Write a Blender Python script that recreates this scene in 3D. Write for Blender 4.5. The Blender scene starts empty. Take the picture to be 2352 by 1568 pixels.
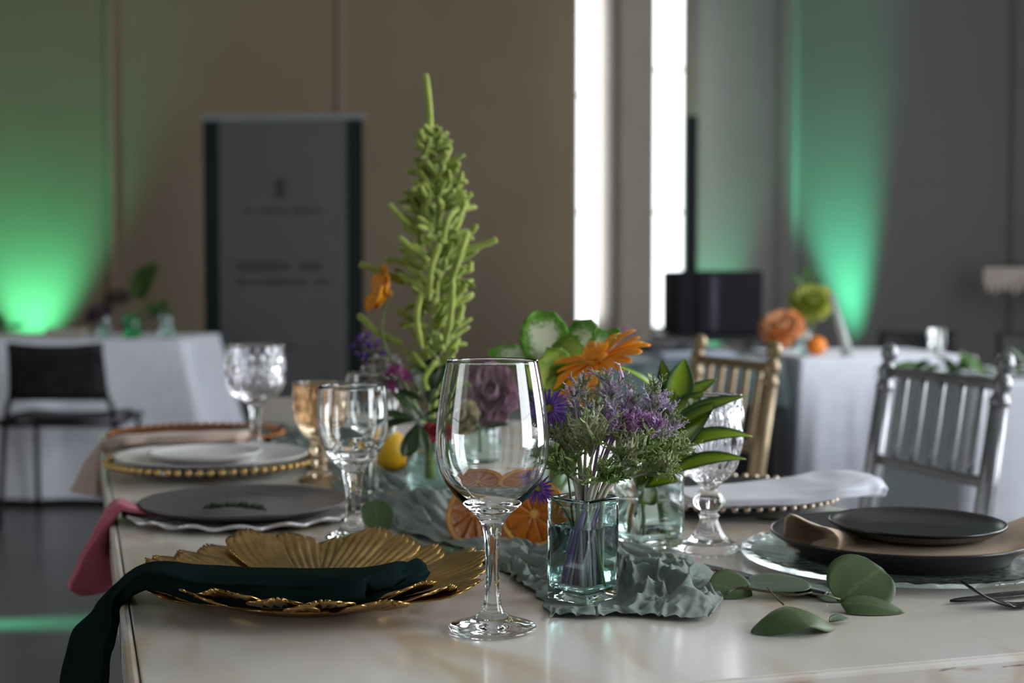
import bpy, math, random
from mathutils import Vector, Matrix, noise

# ------------------------------------------------------------------ camera, world, lights
scene = bpy.context.scene
COL = scene.collection
V = Vector
random.seed(7)

cam_data = bpy.data.cameras.new('camera')
cam = bpy.data.objects.new('camera', cam_data)
COL.objects.link(cam)
cam.location = (0, 0, 1.03)
cam.rotation_euler = (math.radians(90 - 2.524), 0, 0)
cam_data.lens = 50.0
cam_data.sensor_width = 36.0
cam_data.clip_start = 0.05
cam_data.dof.use_dof = True
cam_data.dof.focus_distance = 1.17
cam_data.dof.aperture_fstop = 5.0
scene.camera = cam

world = bpy.data.worlds.new('sky')
scene.world = world
world.use_nodes = True
wb = world.node_tree.nodes['Background']
wb.inputs[0].default_value = (0.90, 0.96, 1.0, 1)
wb.inputs[1].default_value = 3.2

vs = scene.view_settings
vs.view_transform = 'Standard'
vs.look = 'None'
vs.gamma = 1.0
vs.use_curve_mapping = False
vs.exposure = 0.0
scene.cycles.max_bounces = 24
scene.cycles.transmission_bounces = 24
scene.cycles.glossy_bounces = 10


def area_light(name, loc, rot, sx, sy, power, color):
    l = bpy.data.lights.new(name, 'AREA')
    l.shape = 'RECTANGLE'
    l.size, l.size_y = sx, sy
    l.energy = power
    l.color = color
    o = bpy.data.objects.new(name, l)
    o.location = loc
    o.rotation_euler = rot
    COL.objects.link(o)
    return o


def spot_light(name, loc, target, power, color, angle, blend=0.6, radius=0.04):
    l = bpy.data.lights.new(name, 'SPOT')
    l.energy = power
    l.color = color
    l.spot_size = math.radians(angle)
    l.spot_blend = blend
    l.shadow_soft_size = radius
    o = bpy.data.objects.new(name, l)
    o.location = loc
    d = V(target) - V(loc)
    o.rotation_euler = d.to_track_quat('-Z', 'Y').to_euler()
    COL.objects.link(o)
    return o


# daylight falling in through the tall side windows (right wall, out of frame)
DAY = (0.92, 0.955, 1.0)
for wy, pw in ((0.2, 106), (3.0, 142), (5.6, 48)):
    area_light('window_daylight', (3.48, wy, 1.75), (0, math.radians(90), 0), 2.7, 1.7, pw, DAY)
# one window in the left wall, further back
area_light('window_daylight', (-4.88, 0.3, 1.75), (0, math.radians(-90), 0), 2.7, 1.7, 14, DAY)
# daylight through the two tall windows in the far wall
area_light('window_daylight', (0.53, 9.97, 1.9), (math.radians(-90), 0, math.radians(38)), 0.13, 2.3, 9, DAY)
area_light('window_daylight', (1.09, 9.97, 1.9), (math.radians(-90), 0, 0), 0.26, 2.3, 12, DAY)

# ------------------------------------------------------------------ helpers
def tag(o, label=None, cat=None, group=None, kind=None):
    if label: o['label'] = label
    if cat: o['category'] = cat
    if group: o['group'] = group
    if kind: o['kind'] = kind
    return o


def thing(name, label, cat, loc=(0, 0, 0), rotz=0.0, group=None):
    o = bpy.data.objects.new(name, None)
    o.empty_display_size = 0.02
    COL.objects.link(o)
    o.location = loc
    o.rotation_euler = (0, 0, rotz)
    tag(o, label, cat, group)
    return o


class MB:
    """collects verts and faces for one mesh"""
    def __init__(s):
        s.v = []; s.f = []; s.uv = []

    def add(s, verts, faces, uvs=None):
        n = len(s.v)
        s.v += [tuple(p) for p in verts]
        s.uv += list(uvs) if uvs else [(0.5, 0.5)] * len(verts)
        s.f += [tuple(i + n for i in f) for f in faces]
        return s

    def grid(s, P, cu=False, cv=False):
        n, m = len(P), len(P[0])
        verts = [p for row in P for p in row]
        uvs = [(j / max(1, m - 1), i / max(1, n - 1)) for i in range(n) for j in range(m)]
        faces = []
        for i in range(n if cu else n - 1):
            for j in range(m if cv else m - 1):
                a = i * m + j; b = i * m + (j + 1) % m
                c = ((i + 1) % n) * m + (j + 1) % m; d = ((i + 1) % n) * m + j
                faces.append((a, b, c, d))
        return s.add(verts, faces, uvs)

    def rings(s, R, cap0=True, cap1=True):
        """closed rings joined into a skin; caps as fans"""
        n, m = len(R), len(R[0])
        s.grid(R, False, True)
        base = len(s.v) - n * m
        for flag, k in ((cap0, 0), (cap1, n - 1)):
            if flag:
                c = sum((V(p) for p in R[k]), V()) / m
                ci = len(s.v)
                s.v.append(tuple(c)); s.uv.append((0.5, 0.0 if k == 0 else 1.0))
                for j in range(m):
                    a = base + k * m + j; b = base + k * m + (j + 1) % m
                    s.f.append((ci, b, a) if k == 0 else (ci, a, b))
        return s

    def tube(s, pts, rad, seg=8, caps=True, flat=1.0):
        pts = [V(p) for p in pts]
        if not hasattr(rad, '__len__'):
            rad = [rad] * len(pts)
        R = []
        prev = None
        for i, p in enumerate(pts):
            d = (pts[min(i + 1, len(pts) - 1)] - pts[max(i - 1, 0)]).normalized()
            if prev is None:
                ref = V((0, 0, 1)) if abs(d.z) < 0.9 else V((1, 0, 0))
                x = d.cross(ref).normalized()
            else:
                x = (prev - d * prev.dot(d)).normalized()
            prev = x
            y = d.cross(x)
            R.append([p + (x * math.cos(a) + y * math.sin(a) * flat) * rad[i]
                      for a in (2 * math.pi * k / seg for k in range(seg))])
        return s.rings(R, caps, caps)

    def lathe(s, prof, seg=48, c=(0, 0, 0), mod=None):
        c = V(c)
        R = []
        for i, (r, z) in enumerate(prof):
            ring = []
            for k in range(seg):
                a = 2 * math.pi * k / seg
                rr = r if mod is None else mod(r, z, a, i)
                ring.append(c + V((rr * math.cos(a), rr * math.sin(a), z)))
            R.append(ring)
        s.rings(R, prof[0][0] > 1e-6, prof[-1][0] > 1e-6)
        return s

    def box(s, c, size, rot=None):
        c = V(c)
        x, y, z = (q / 2 for q in size)
        vs_ = [V((i * x, j * y, k * z)) for k in (-1, 1) for j in (-1, 1) for i in (-1, 1)]
        if rot is not None:
            vs_ = [rot @ p for p in vs_]
        s.add([c + p for p in vs_], [(0, 2, 3, 1), (4, 5, 7, 6), (0, 1, 5, 4), (2, 6, 7, 3), (0, 4, 6, 2), (1, 3, 7, 5)])
        return s

    def prism(s, poly, z0, z1):
        n = len(poly)
        s.add([(x, y, z0) for x, y in poly] + [(x, y, z1) for x, y in poly],
              [tuple(range(n - 1, -1, -1)), tuple(range(n, 2 * n))] +
              [(i, (i + 1) % n, n + (i + 1) % n, n + i) for i in range(n)])
        return s

    def ball(s, c, r, seg=12, rows=8, sc=(1, 1, 1), q=None):
        c = V(c)
        R = []
        for i in range(1, rows):
            t = math.pi * i / rows
            ring = []
            for k in range(seg):
                a = 2 * math.pi * k / seg
                p = V((math.sin(t) * math.cos(a) * sc[0], math.sin(t) * math.sin(a) * sc[1], -math.cos(t) * sc[2])) * r
                ring.append(c + (q @ p if q is not None else p))
            R.append(ring)
        base = len(s.v)
        s.grid(R, False, True)
        m = seg
        for k, sg in ((0, -1), (len(R) - 1, 1)):
            p = V((0, 0, sg * r * sc[2]))
            ci = len(s.v)
            s.v.append(tuple(c + (q @ p if q is not None else p))); s.uv.append((0.5, 0.5))
            for j in range(m):
                a = base + k * m + j; b = base + k * m + (j + 1) % m
                s.f.append((ci, b, a) if sg < 0 else (ci, a, b))
        return s

    def mesh(s, name, smooth=True):
        me = bpy.data.meshes.new(name)
        me.from_pydata(s.v, [], s.f)
        uvl = me.uv_layers.new(name='UVMap')
        idx = [0] * len(me.loops)
        me.loops.foreach_get('vertex_index', idx)
        flat = []
        for i in idx:
            flat += s.uv[i]
        uvl.data.foreach_set('uv', flat)
        me.polygons.foreach_set('use_smooth', [smooth] * len(me.polygons))
        me.update()
        return me

    def build(s, name, m, parent=None, smooth=True, solid=0.0, bevel=0.0, sub=0, sharp=None, rel=None):
        if rel is not None:
            r = V(rel)
            s.v = [tuple(V(p) - r) for p in s.v]
        me = s.mesh(name, smooth)
        me.materials.append(m)
        return link(name, me, parent, solid, bevel, sub, sharp)


def link(name, me, parent=None, solid=0.0, bevel=0.0, sub=0, sharp=None):
    o = bpy.data.objects.new(name, me)
    COL.objects.link(o)
    if parent is not None:
        o.parent = parent
    if solid:
        md = o.modifiers.new('solid', 'SOLIDIFY'); md.thickness = solid; md.offset = 0
    if bevel:
        md = o.modifiers.new('bevel', 'BEVEL'); md.width = bevel; md.segments = 2; md.limit_method = 'ANGLE'
    if sub:
        md = o.modifiers.new('sub', 'SUBSURF'); md.levels = sub; md.render_levels = sub
    if sharp is not None:
        me.set_sharp_from_angle(angle=math.radians(sharp))
    return o


def copy_tree(o, parent=None):
    c = o.copy()
    COL.objects.link(c)
    c.parent = parent
    for ch in list(o.children):
        copy_tree(ch, c)
    return c


def struct(name, mb, m, **k):
    o = mb.build(name, m, **k)
    if o.parent is None:
        tag(o, kind='structure')
    return o


def lerp(a, b, t):
    return a + (b - a) * t


def interp(keys, t):
    """piecewise linear; keys [(t, value or Vector)]"""
    if t <= keys[0][0]: return keys[0][1]
    for (t0, a), (t1, b) in zip(keys, keys[1:]):
        if t <= t1:
            return lerp(a, b, (t - t0) / (t1 - t0))
    return keys[-1][1]


def spline(pts, n):
    """Catmull-Rom through the points"""
    pts = [V(p) for p in pts]
    P = [pts[0] * 2 - pts[1]] + pts + [pts[-1] * 2 - pts[-2]]
    out = []
    segs = len(pts) - 1
    for k in range(n):
        t = k / (n - 1) * segs
        i = min(int(t), segs - 1); f = t - i
        a, b, c, d = P[i], P[i + 1], P[i + 2], P[i + 3]
        out.append(0.5 * ((2 * b) + (c - a) * f + (2 * a - 5 * b + 4 * c - d) * f * f + (3 * b - a - 3 * c + d) * f ** 3))
    return out


def smooth01(x):
    x = max(0.0, min(1.0, x))
    return x * x * (3 - 2 * x)


def N(x, y=0.0, z=0.0):
    return noise.noise(V((x, y, z)))


def frame(d, up=(0, 0, 1)):
    """3x3 with local +Y along d and local +Z close to up"""
    d = V(d).normalized(); up = V(up)
    x = d.cross(up)
    if x.length < 1e-4:
        x = d.cross(V((1, 0, 0)))
    x.normalize()
    z = x.cross(d)
    return Matrix((x, d, z)).transposed()


def place(o, loc, rot3=None, scale=1.0):
    M = (rot3.to_4x4() if rot3 is not None else Matrix.Identity(4))
    o.matrix_local = Matrix.Translation(V(loc)) @ M @ Matrix.Diagonal((scale, scale, scale, 1)) if not hasattr(scale, '__len__') \
        else Matrix.Translation(V(loc)) @ M @ Matrix.Diagonal((*scale, 1))
    return o


# ------------------------------------------------------------------ materials
MATS = {}


def mat(name, col, rough=0.5, metal=0.0, spec=None, col2=None, nscale=20.0, detail=3.0, bump=0.0, bscale=200.0,
        trans=0.0, ior=1.5, sss=0.0, sheen=0.0, coat=0.0, stretch=None, uvmix=None, lo=0.35, hi=0.65, emit=None, estr=1.0,
        tl=0.0, aniso=None):
    m = bpy.data.materials.new(name)
    m.use_nodes = True
    nt = m.node_tree
    b = nt.nodes['Principled BSDF']
    L = nt.links
    b.inputs['Base Color'].default_value = (*col, 1)
    b.inputs['Roughness'].default_value = rough
    b.inputs['Metallic'].default_value = metal
    b.inputs['IOR'].default_value = ior
    if spec is not None: b.inputs['Specular IOR Level'].default_value = spec
    if trans: b.inputs['Transmission Weight'].default_value = trans
    if sss:
        b.inputs['Subsurface Weight'].default_value = sss
        b.inputs['Subsurface Radius'].default_value = (0.01, 0.006, 0.003)
        b.inputs['Subsurface Scale'].default_value = 0.4
    if sheen:
        b.inputs['Sheen Weight'].default_value = sheen
        b.inputs['Sheen Roughness'].default_value = 0.5
    if coat:
        b.inputs['Coat Weight'].default_value = coat
        b.inputs['Coat Roughness'].default_value = 0.12
    tc = nt.nodes.new('ShaderNodeTexCoord')
    vec = tc.outputs['Object']
    if stretch:
        mp = nt.nodes.new('ShaderNodeMapping')
        mp.inputs['Scale'].default_value = stretch
        L.new(vec, mp.inputs[0]); vec = mp.outputs[0]
    colsock = None
    if col2 is not None:
        nz = nt.nodes.new('ShaderNodeTexNoise')
        nz.inputs['Scale'].default_value = nscale
        nz.inputs['Detail'].default_value = detail
        L.new(vec, nz.inputs['Vector'])
        mr = nt.nodes.new('ShaderNodeMapRange')
        mr.inputs[1].default_value = lo; mr.inputs[2].default_value = hi
        L.new(nz.outputs['Fac'], mr.inputs[0])
        mx = nt.nodes.new('ShaderNodeMix'); mx.data_type = 'RGBA'
        mx.inputs[6].default_value = (*col, 1); mx.inputs[7].default_value = (*col2, 1)
        L.new(mr.outputs[0], mx.inputs[0])
        colsock = mx.outputs[2]
    if uvmix is not None:
        # (colour, expression kind, edge0, edge1): second colour by position on the leaf
        c3, kind, e0, e1 = uvmix
        uv = nt.nodes.new('ShaderNodeUVMap'); uv.uv_map = 'UVMap'
        sp = nt.nodes.new('ShaderNodeSeparateXYZ'); L.new(uv.outputs[0], sp.inputs[0])
        nz2 = nt.nodes.new('ShaderNodeTexNoise'); nz2.inputs['Scale'].default_value = 14.0
        L.new(uv.outputs[0], nz2.inputs['Vector'])

        def mth(op, a, bb):
            n = nt.nodes.new('ShaderNodeMath'); n.operation = op
            for k, q in enumerate((a, bb)):
                if q is None: continue
                if isinstance(q, (int, float)): n.inputs[k].default_value = q
                else: L.new(q, n.inputs[k])
            return n.outputs[0]
        across = mth('ABSOLUTE', mth('SUBTRACT', sp.outputs[0], 0.5), None)
        if kind == 'margin':
            val = mth('MULTIPLY', across, 2.0)
        elif kind == 'along':
            val = sp.outputs[1]
        else:  # 'edge': distance to the rim of the leaf, margin at the sides and the tip
            tipd = mth('MULTIPLY', mth('ABSOLUTE', mth('SUBTRACT', sp.outputs[1], 0.40), None), 1.65)
            val = mth('MAXIMUM', mth('MULTIPLY', across, 2.0), tipd)
        val = mth('ADD', val, mth('MULTIPLY', mth('SUBTRACT', nz2.outputs['Fac'], 0.5), 0.35 if kind != 'edge' else 0.75))
        mr2 = nt.nodes.new('ShaderNodeMapRange')
        mr2.inputs[1].default_value = e0; mr2.inputs[2].default_value = e1
        L.new(val, mr2.inputs[0])
        mx2 = nt.nodes.new('ShaderNodeMix'); mx2.data_type = 'RGBA'
        if colsock is not None: L.new(colsock, mx2.inputs[6])
        else: mx2.inputs[6].default_value = (*col, 1)
        mx2.inputs[7].default_value = (*c3, 1)
        L.new(mr2.outputs[0], mx2.inputs[0])
        colsock = mx2.outputs[2]
    if colsock is not None:
        L.new(colsock, b.inputs['Base Color'])
    if bump:
        nb = nt.nodes.new('ShaderNodeTexNoise')
        nb.inputs['Scale'].default_value = bscale
        nb.inputs['Detail'].default_value = 3
        L.new(vec, nb.inputs['Vector'])
        bp = nt.nodes.new('ShaderNodeBump')
        bp.inputs['Strength'].default_value = bump
        bp.inputs['Distance'].default_value = 0.002
        L.new(nb.outputs['Fac'], bp.inputs['Height'])
        L.new(bp.outputs[0], b.inputs['Normal'])
    if emit:
        b.inputs['Emission Color'].default_value = (*emit, 1)
        b.inputs['Emission Strength'].default_value = estr
    if tl:
        # thin leaf or cloth: part of the light passes through
        out = nt.nodes['Material Output']
        t = nt.nodes.new('ShaderNodeBsdfTranslucent')
        if colsock is not None: L.new(colsock, t.inputs[0])
        else: t.inputs[0].default_value = (*col, 1)
        ms = nt.nodes.new('ShaderNodeMixShader'); ms.inputs[0].default_value = tl
        L.new(b.outputs[0], ms.inputs[1]); L.new(t.outputs[0], ms.inputs[2])
        L.new(ms.outputs[0], out.inputs[0])
    MATS[name] = m
    return m


def fabric(name, col, col2=None, weave=900.0, strength=0.25, rough=0.9, sheen=0.2, tl=0.0, spec=0.2):
    """woven cloth: crossed fine waves as relief"""
    m = mat(name, col, rough, sheen=sheen, col2=col2 or tuple(c * 0.85 for c in col), nscale=25, tl=tl, spec=spec)
    nt = m.node_tree; L = nt.links
    b = nt.nodes['Principled BSDF']
    tc = nt.nodes.new('ShaderNodeTexCoord')
    hs = []
    for ax in ('X', 'Y'):
        w = nt.nodes.new('ShaderNodeTexWave'); w.bands_direction = ax
        w.inputs['Scale'].default_value = weave
        w.inputs['Distortion'].default_value = 1.5
        L.new(tc.outputs['Object'], w.inputs['Vector'])
        hs.append(w.outputs['Fac'])
    ad = nt.nodes.new('ShaderNodeMath'); ad.operation = 'ADD'
    L.new(hs[0], ad.inputs[0]); L.new(hs[1], ad.inputs[1])
    bp = nt.nodes.new('ShaderNodeBump'); bp.inputs['Strength'].default_value = strength; bp.inputs['Distance'].default_value = 0.0006
    L.new(ad.outputs[0], bp.inputs['Height']); L.new(bp.outputs[0], b.inputs['Normal'])
    return m


G = {}
# setting
G['wall_warm'] = mat('wall_warm', (0.265, 0.205, 0.142), 0.85, col2=(0.24, 0.185, 0.128), nscale=1.2, bump=0.15, bscale=60)
G['wall_grey'] = mat('wall_grey', (0.25, 0.24, 0.24), 0.8, col2=(0.228, 0.222, 0.222), nscale=1.0, bump=0.1, bscale=60)
G['pillar'] = mat('pillar', (0.40, 0.35, 0.28), 0.7, col2=(0.37, 0.32, 0.25), nscale=2)
G['ceiling'] = mat('ceiling_paint', (0.36, 0.35, 0.33), 0.9, col2=(0.33, 0.32, 0.31), nscale=2)
G['floor'] = mat('floor_concrete', (0.085, 0.08, 0.075), 0.28, col2=(0.065, 0.062, 0.06), nscale=3, bump=0.08, bscale=14)
G['frame'] = mat('window_frame_paint', (0.35, 0.36, 0.36), 0.5, col2=(0.3, 0.31, 0.31), nscale=5)
G['pane'] = mat('window_pane', (1, 1, 1), 0.0, trans=1.0, ior=1.01)
# glass
G['glass'] = mat('clear_glass', (0.97, 0.985, 0.98), 0.0, trans=1.0, ior=1.5)
G['glass_green'] = mat('recycled_glass', (0.76, 0.93, 0.92), 0.0, trans=1.0, ior=1.5, bump=0.10, bscale=70)
G['glass_green2'] = mat('pale_recycled_glass', (0.87, 0.96, 0.94), 0.0, trans=1.0, ior=1.5, bump=0.06, bscale=60)
G['glass_amber'] = mat('amber_glass', (0.98, 0.78, 0.55), 0.0, trans=1.0, ior=1.5)
G['glass_crystal'] = mat('cut_crystal', (0.97, 0.96, 1.0), 0.0, trans=1.0, ior=1.54)
G['glass_plate'] = mat('pressed_glass', (0.86, 0.97, 0.95), 0.03, trans=1.0, ior=1.5, bump=0.5, bscale=120)
G['water'] = mat('water', (0.93, 0.985, 0.975), 0.0, trans=1.0, ior=1.33)
# ------------------------------------------------------------------ the setting
WH = 3.9
struct('floor', MB().box((0, 3, -0.05), (10.2, 14.4, 0.1)), G['floor'], smooth=False)
struct('ceiling', MB().box((0, 3, WH + 0.05), (10.2, 14.4, 0.1)), G['ceiling'], smooth=False)


def wall_with_openings(name, m, axis, at, thick, lo, hi, openings, **k):
    """axis 'x': wall runs along x at y=at; openings (a, b, z0, z1)"""
    mb = MB()
    cuts = sorted(openings)
    pos = lo

    def put(a, b, z0, z1):
        if b - a < 1e-4 or z1 - z0 < 1e-4: return
        if axis == 'x': mb.box(((a + b) / 2, at, (z0 + z1) / 2), (b - a, thick, z1 - z0))
        else: mb.box((at, (a + b) / 2, (z0 + z1) / 2), (thick, b - a, z1 - z0))
    for a, b, z0, z1 in cuts:
        put(pos, a, 0, WH)
        put(a, b, 0, z0); put(a, b, z1, WH)
        pos = b
    put(pos, hi, 0, WH)
    return struct(name, mb, m, smooth=False, **k)


WZ0, WZ1 = 0.66, 3.15
W1 = (0.44, 0.62); W2 = (0.952, 1.232)
wall_with_openings('wall_back', G['wall_warm'], 'x', 10.1, 0.2, -5.1, 1.45, [(*W1, WZ0, WZ1), (*W2, WZ0, WZ1)])
SIDE = [(-0.65, 1.05, 0.35, 3.15), (2.15, 3.85, 0.35, 3.15), (4.75, 6.45, 0.35, 3.15)]
wall_with_openings('wall_right', G['wall_grey'], 'y', 3.6, 0.2, -4.0, 8.36, SIDE)
wall_with_openings('wall_left', G['wall_warm'], 'y', -5.0, 0.2, -4.0, 10.0, [(-0.55, 1.15, 0.35, 3.15)])
struct('wall_front', MB().box((0, -4.1, WH / 2), (10.2, 0.2, WH)), G['wall_grey'], smooth=False)
# the wall right of the tall windows turns towards the room
A, B = V((1.25, 10.0)), V((3.56, 8.28))
d = (B - A).normalized(); n = V((d.y, -d.x))
ang = math.atan2(d.y, d.x)
mid = (A + B) / 2 - n * 0.1
struct('wall_corner', MB().box((mid.x, mid.y, WH / 2), ((B - A).length, 0.2, WH), Matrix.Rotation(ang, 3, 'Z')), G['wall_grey'], smooth=False)

# pillar between the tall windows, rounded on the side of the first window
poly = [(0.62, 10.0), (0.95, 10.0), (0.955, 9.60), (0.74, 9.58)]
for k in range(7):
    a = k / 6
    poly.append((lerp(0.72, 0.60, a), lerp(9.585, 9.95, a ** 1.6)))
struct('wall_pillar', MB().prism(poly[::-1], 0, WH), G['pillar'], smooth=False)
# vertical joint strips on the long wall and the rail over it
for k, px in enumerate((-2.80, -1.19)):
    struct('trim_%d' % (k + 1), MB().box((px, 9.985, WH / 2), (0.05, 0.03, WH)), mat('trim_paint_%d' % k, (0.31, 0.225, 0.165), 0.8, col2=(0.28, 0.205, 0.15), nscale=4), smooth=False, bevel=0.006)
struct('trim_3', MB().box((0.30, 9.97, 3.03), (0.34, 0.06, 0.05)), mat('trim_paint_rail', (0.75, 0.73, 0.7), 0.6, col2=(0.7, 0.68, 0.66), nscale=4), smooth=False)
dd = V((d.x, d.y, 0))
for k, t in enumerate((0.77, 2.3)):
    c = V((A.x, A.y, 0)) + dd * t + V((n.x, n.y, 0)) * 0.03
    struct('trim_%d' % (k + 4), MB().box((c.x, c.y, WH / 2), (0.10, 0.06, WH), Matrix.Rotation(ang, 3, 'Z')), G['wall_grey'], smooth=False, bevel=0.015)
struct('baseboard_back', MB().box((-2.33, 9.985, 0.05), (5.5, 0.03, 0.1)), G['frame'], smooth=False)


def window(name, x0, x1, z0, z1, bars):
    fr = MB()
    y = 10.1
    for (cx, cz, sx, sz) in ((x0 + 0.012, (z0 + z1) / 2, 0.024, z1 - z0), (x1 - 0.012, (z0 + z1) / 2, 0.024, z1 - z0),
                             ((x0 + x1) / 2, z0 + 0.015, x1 - x0, 0.03), ((x0 + x1) / 2, z1 - 0.015, x1 - x0, 0.03)):
        fr.box((cx, y, cz), (sx, 0.06, sz))
    o = struct(name, fr, G['frame'], smooth=False)
    zs = [z0] + list(bars) + [z1]
    for b in bars:
        MB().box(((x0 + x1) / 2, y, b), (x1 - x0 - 0.05, 0.03, 0.018)).build('glazing_bar', G['frame'], o, smooth=False)
    for a, b in zip(zs, zs[1:]):
        MB().box(((x0 + x1) / 2, y + 0.005, (a + b) / 2), (x1 - x0 - 0.05, 0.006, b - a - 0.02)).build('pane', G['pane'], o, smooth=False)
    return o


window('window_1', *W1, WZ0, WZ1, (1.5, 2.32))
window('window_2', *W2, WZ0, WZ1, (1.5, 2.50))


def side_window(name, x, y0, y1, z0, z1):
    fr = MB()
    for (cy, cz, sy, sz) in ((y0 + 0.03, (z0 + z1) / 2, 0.06, z1 - z0), (y1 - 0.03, (z0 + z1) / 2, 0.06, z1 - z0),
                             ((y0 + y1) / 2, z0 + 0.03, y1 - y0, 0.06), ((y0 + y1) / 2, z1 - 0.03, y1 - y0, 0.06)):
        fr.box((x, cy, cz), (0.07, sy, sz))
    o = struct(name, fr, G['frame'], smooth=False)
    for zb in (1.3, 2.25):
        MB().box((x, (y0 + y1) / 2, zb), (0.05, y1 - y0, 0.035)).build('glazing_bar', G['frame'], o, smooth=False)
    MB().box((x, (y0 + y1) / 2, (z0 + z1) / 2), (0.05, 0.035, z1 - z0)).build('glazing_bar', G['frame'], o, smooth=False)
    return o


for k, (a, b, z0, z1) in enumerate(SIDE):
    side_window('window_%d' % (k + 3), 3.62, a, b, z0, z1)
side_window('window_6', -5.02, -0.55, 1.15, 0.35, 3.15)

# ------------------------------------------------------------------ uplights with green light
G['black_plastic'] = mat('black_plastic', (0.008, 0.008, 0.009), 0.5, spec=0.2, col2=(0.02, 0.02, 0.02), nscale=30)
G['led'] = mat('green_led', (0.1, 1, 0.5), 0.4, emit=(0.1, 1.0, 0.45), estr=6.0)
GREEN = (0.11, 1.0, 0.50)


def uplight(loc, target, power, angle, label, blend=0.9):
    t = thing('uplight', label, 'uplight', loc, group='green uplights on the floor')
    dr = (V(target) - (V(loc) + V((0, 0, 0.13)))).normalized()
    M = frame(dr, (0, 1, 0.1))
    c = V((0, 0, 0.13))
    MB().tube([c - dr * 0.09, c - dr * 0.07, c + dr * 0.08, c + dr * 0.085, c + dr * 0.06],
              [0.055, 0.075, 0.075, 0.068, 0.066], 20).build('housing', G['black_plastic'], t)
    MB().tube([c + dr * 0.060, c + dr * 0.064], 0.066, 20).build('lens', G['led'], t)
    x = M @ V((1, 0, 0))
    MB().tube([c + x * 0.09, V((x.x * 0.09, x.y * 0.09, 0.008)), V((-x.x * 0.09, -x.y * 0.09, 0.008)), c - x * 0.09], 0.008, 6).build('yoke', G['black_plastic'], t)
    MB().box((0, 0, 0.006), (0.16, 0.12, 0.012)).build('foot_plate', G['black_plastic'], t, smooth=False)
    spot_light('uplight_lamp', V(loc) + c + dr * 0.10, target, power, GREEN, angle, blend, 0.05)


uplight((-3.36, 9.66, 0), (-3.37, 10.02, 1.9), 270, 66, 'black can uplight throwing green light on the long beige wall')
uplight((1.275, 9.74, 0), (1.37, 9.91, 1.7), 150, 46, 'black can uplight shining green beside the tall column speaker')
uplight((2.19, 9.07, 0), (1.93, 9.49, 3.2), 520, 34, 'black can uplight throwing a green beam up the grey wall')
uplight((-2.35, 4.12, 0), (-1.25, 4.23, 0.0), 700, 13, 'unseen can uplight added low to streak green light over the floor', 0.5)  # made-up lamp out of view, added to lay a green streak on the floor

# ------------------------------------------------------------------ background furniture
G['cloth_white'] = fabric('white_tablecloth', (0.72, 0.74, 0.82), (0.66, 0.68, 0.77), weave=500, strength=0.1)
G['cloth_grey'] = fabric('grey_tablecloth', (0.50, 0.52, 0.58), (0.46, 0.48, 0.54), weave=500, strength=0.1)
G['cloth_teal'] = fabric('teal_topper', (0.10, 0.14, 0.14), (0.08, 0.115, 0.12), weave=500, strength=0.1)
G['cloth_black'] = fabric('black_skirt', (0.012, 0.013, 0.014), (0.018, 0.018, 0.02), weave=500, strength=0.1)
G['metal_dark'] = mat('dark_metal', (0.05, 0.05, 0.055), 0.4, metal=0.8, col2=(0.07, 0.07, 0.07), nscale=30)


def draped_cloth(name, label, m, cx, cy, sx, sy, rot, top, drop, flare=0.05, folds=0.02, nf=26, group=None, seed=0, corner=0.03):
    """a cloth over a rectangular table: flat top, skirt with folds"""
    per = []
    nx, ny = 40, 40
    for k in range(4 * nx):
        s, f = divmod(k, nx); f = f / nx
        x, y = [(-1 + 2 * f, -1), (1, -1 + 2 * f), (1 - 2 * f, 1), (-1, 1 - 2 * f)][s]
        per.append((x * sx / 2, y * sy / 2))
    n_ = len(per)
    R = []
    levels = [(0.0, 0.5), (0.0, 0.96), (0.0, 1.0), (0.006, 1.0), (0.03, 1.0)] + [(drop * t, 1.0) for t in (0.1, 0.2, 0.35, 0.5, 0.65, 0.8, 0.92, 1.0)]
    for dz, sc in levels:
        t = dz / drop
        ring = []
        for k, (x, y) in enumerate(per):
            a = k / n_ * 2 * math.pi
            l = math.hypot(x, y)
            ox, oy = x / l, y / l
            corn = (abs(x) / (sx / 2)) * (abs(y) / (sy / 2))
            w = (folds * math.sin(a * nf + seed + 2 * N(a * 2, seed)) + folds * 0.7 * N(a * 9, seed, 1.0)) * smooth01(t * 1.4)
            fl = flare * t * (0.4 + 1.3 * corn ** 3) + w
            ring.append(V((x * sc + ox * fl, y * sc + oy * fl, top - dz)))
        R.append(ring)
    mb = MB().rings(R, True, False)
    o = mb.build(name, m)
    o.location = (cx, cy, 0); o.rotation_euler = (0, 0, rot)
    return tag(o, label, 'tablecloth', group)


def plain_table(label, cx, cy, sx, sy, rot, top, group=None):
    t = thing('banquet_table', label, 'table', (cx, cy, 0), rot, group)
    MB().box((0, 0, top - 0.016), (sx - 0.02, sy - 0.02, 0.028)).build('tabletop', G['metal_dark'], t, smooth=False, bevel=0.004)
    for i in (-1, 1):
        for j in (-1, 1):
            MB().tube([(i * (sx / 2 - 0.1), j * (sy / 2 - 0.08), 0), (i * (sx / 2 - 0.1), j * (sy / 2 - 0.08), top - 0.03)], 0.014, 10).build('leg', G['metal_dark'], t)
    return t


# left table
plain_table('banquet table under the white cloth beside the standing banner', -2.42, 6.85, 1.84, 0.78, 0.02, 0.745)
draped_cloth('tablecloth', 'white cloth over the table behind the black stacking chair', G['cloth_white'], -2.42, 6.85, 1.86, 0.80, 0.02, 0.752, 0.72, 0.11, 0.014, 20, seed=1)
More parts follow.
